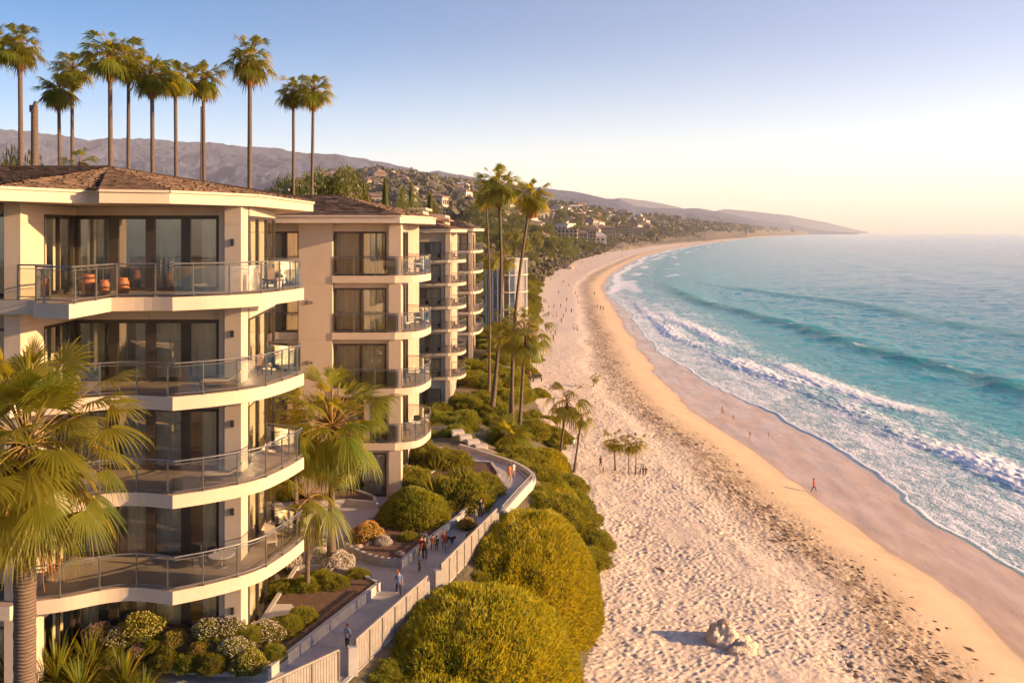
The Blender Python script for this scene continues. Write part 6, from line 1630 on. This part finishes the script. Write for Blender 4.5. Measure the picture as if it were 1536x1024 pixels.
for t_ in range(3000):
    if nt_ >= 190: break
    if rnd.random() < .62: px, py = rnd.uniform(705, 900), rnd.uniform(328, 400)
    else: px, py = rnd.uniform(840, 1110), rnd.uniform(330, 364)
    q_ = visible_ground(px, py, 240)
    if not q_: continue
    x, y, z = q_
    if x > float(Vx(y)) - 6 or z < 2.5 or hides_hotel(x, y): continue
    h = rnd.uniform(11, 21) * (.8 if y < 500 else 1) * (1.15 if y > 1200 else 1)
    kk = rnd.randrange(4); tree(x, y, z - .5, h, '%s %s tree %s' % ('tall' if h > 16 else 'short', ['broad-crowned', 'open-crowned', 'narrow-crowned', 'wide low-branched'][kk], 'between the middle palms and the pavilion' if px < 770 else 'behind the shrubs at the top of the beach' if px < 860 and py > 350 else 'on the wooded slope left of the hotels' if px < 880 else 'around the far hotels'), kk, 'trees in the town behind the beach', sx=rnd.uniform(.8, 1.2)); nt_ += 1
# belt of trees just behind the beach top, and palms standing among them
for i in range(46):
    y = 250 * (620 / 250) ** (i / 45) * rnd.uniform(.95, 1.05); x = float(Vx(y)) - rnd.uniform(7, 26) * (1 + y / 900)
    tree(x, y, gz(x, y) - .3, rnd.uniform(8, 14), 'tree in the belt along the top of the far beach', 4 + rnd.randrange(2), 'tree belt behind the far beach', sx=1.1)
for i in range(26):
    px = rnd.uniform(770, 900); d = rnd.uniform(300, 620); x = XY(px, d)
    if x > float(Vx(d)) - 4: x = float(Vx(d)) - rnd.uniform(5, 20)
    z = gz(x, d); h = rnd.uniform(14, 22)
    palm(x / d * F + 768, 348.5 - (z + h - CZ) * F / d, 2.4 * F / d, x / d * F + 768, d, z, 'slender palm in the row behind the far beach', group='palms behind the far beach', tw=.26)
# woods covering the hillside: nobody could count these
tv, tf = [], []
n_w = 0
rw = np.random.RandomState(77)
base_v = None
VV, FF = [], []
for t_ in range(9000):
    if n_w >= 2400: break
    a = rw.rand()
    if a < .45: px, py = rw.uniform(560, 900), rw.uniform(258, 345)
    elif a < .75: px, py = rw.uniform(380, 720), rw.uniform(262, 300)
    else: px, py = rw.uniform(840, 1240), rw.uniform(318, 350)
    q_ = visible_ground(px, py, 520, 9000)
    if not q_: continue
    x, y, z = q_; r0 = rw.uniform(3.5, 7.5) * (1 + y / 5000); k = 15
    D_ = rw.normal(0, 1, (k, 3)); D_ /= np.linalg.norm(D_, axis=1)[:, None]; c = np.array([x, y, z + r0 * .8]) + D_ * np.array([1, 1, .9]) * r0 * rw.uniform(.45, 1, (k, 1))
    g = rw.normal(0, 1, (k, 3)); g /= np.linalg.norm(g, axis=1)[:, None]; s_ = np.cross(g, D_); l = r0 * .55
    b = n_w * k * 4
    VV.append(np.stack([c - g * l, c + s_ * l * .8, c + g * l, c - s_ * l * .8], 1).reshape(-1, 3)); n_w += 1
def clump(x, y, z, r0, k, f):
    D_ = rw.normal(0, 1, (k, 3)); D_ /= np.linalg.norm(D_, axis=1)[:, None]; c = np.array([x, y, z + r0 * .7]) + D_ * np.array([1, 1, .9]) * r0 * rw.uniform(.45, 1, (k, 1))
    g = rw.normal(0, 1, (k, 3)); g /= np.linalg.norm(g, axis=1)[:, None]; s_ = np.cross(g, D_); l = r0 * f
    VV.append(np.stack([c - g * l, c + s_ * l * .8, c + g * l, c - s_ * l * .8], 1).reshape(-1, 3))
for t_ in range(3600):
    y = 400 * (6500 / 400) ** rw.rand(); low = rw.rand() < .55
    x = float(Vx(y)) - (rw.uniform(.5, 12 + y * .008) if low else 10 + 95 * rw.rand() ** 1.7)
    if not low and any(abs(x / y - hx_ / d) < (w_ * .5 + 4) / d and y > d * .6 and y < d + 5 for hx_, d, w_ in HOT): continue
    z = ground(x, y); near_ = y < 1300
    clump(x, y, z, rw.uniform(1.6, 3.0) * (1 + y / 2500) if low else rw.uniform(4, 7) * (1 + y / 5000), 44 if near_ else 15, .26 if near_ else .55)
VV = np.concatenate(VV); M['wood_far'] = simple('woodland_leaf', (.075, .072, .045), (.13, .105, .06), .9, .02)
wl = link('woodland', np_mesh('woodland', VV, np.arange(len(VV)).reshape(-1, 4), [M['wood_far']])); tag(wl, kind='stuff')
# ------------------------------------------------------------------ air
hz = MB(); hz.box2((-16000, -60, -4), (26500, 25000, 960))
vm = bpy.data.materials.new('haze_air'); vm.use_nodes = True; nt = vm.node_tree; nt.nodes.clear()
o_ = nt.nodes.new('ShaderNodeOutputMaterial'); pv = nt.nodes.new('ShaderNodeVolumePrincipled')
pv.inputs['Color'].default_value = (.90, .93, 1.0, 1); pv.inputs['Density'].default_value = 5e-5; pv.inputs['Anisotropy'].default_value = 0.0
nt.links.new(pv.outputs[0], o_.inputs['Volume'])
haze = hz.build('haze', vm); tag(haze, kind='stuff')
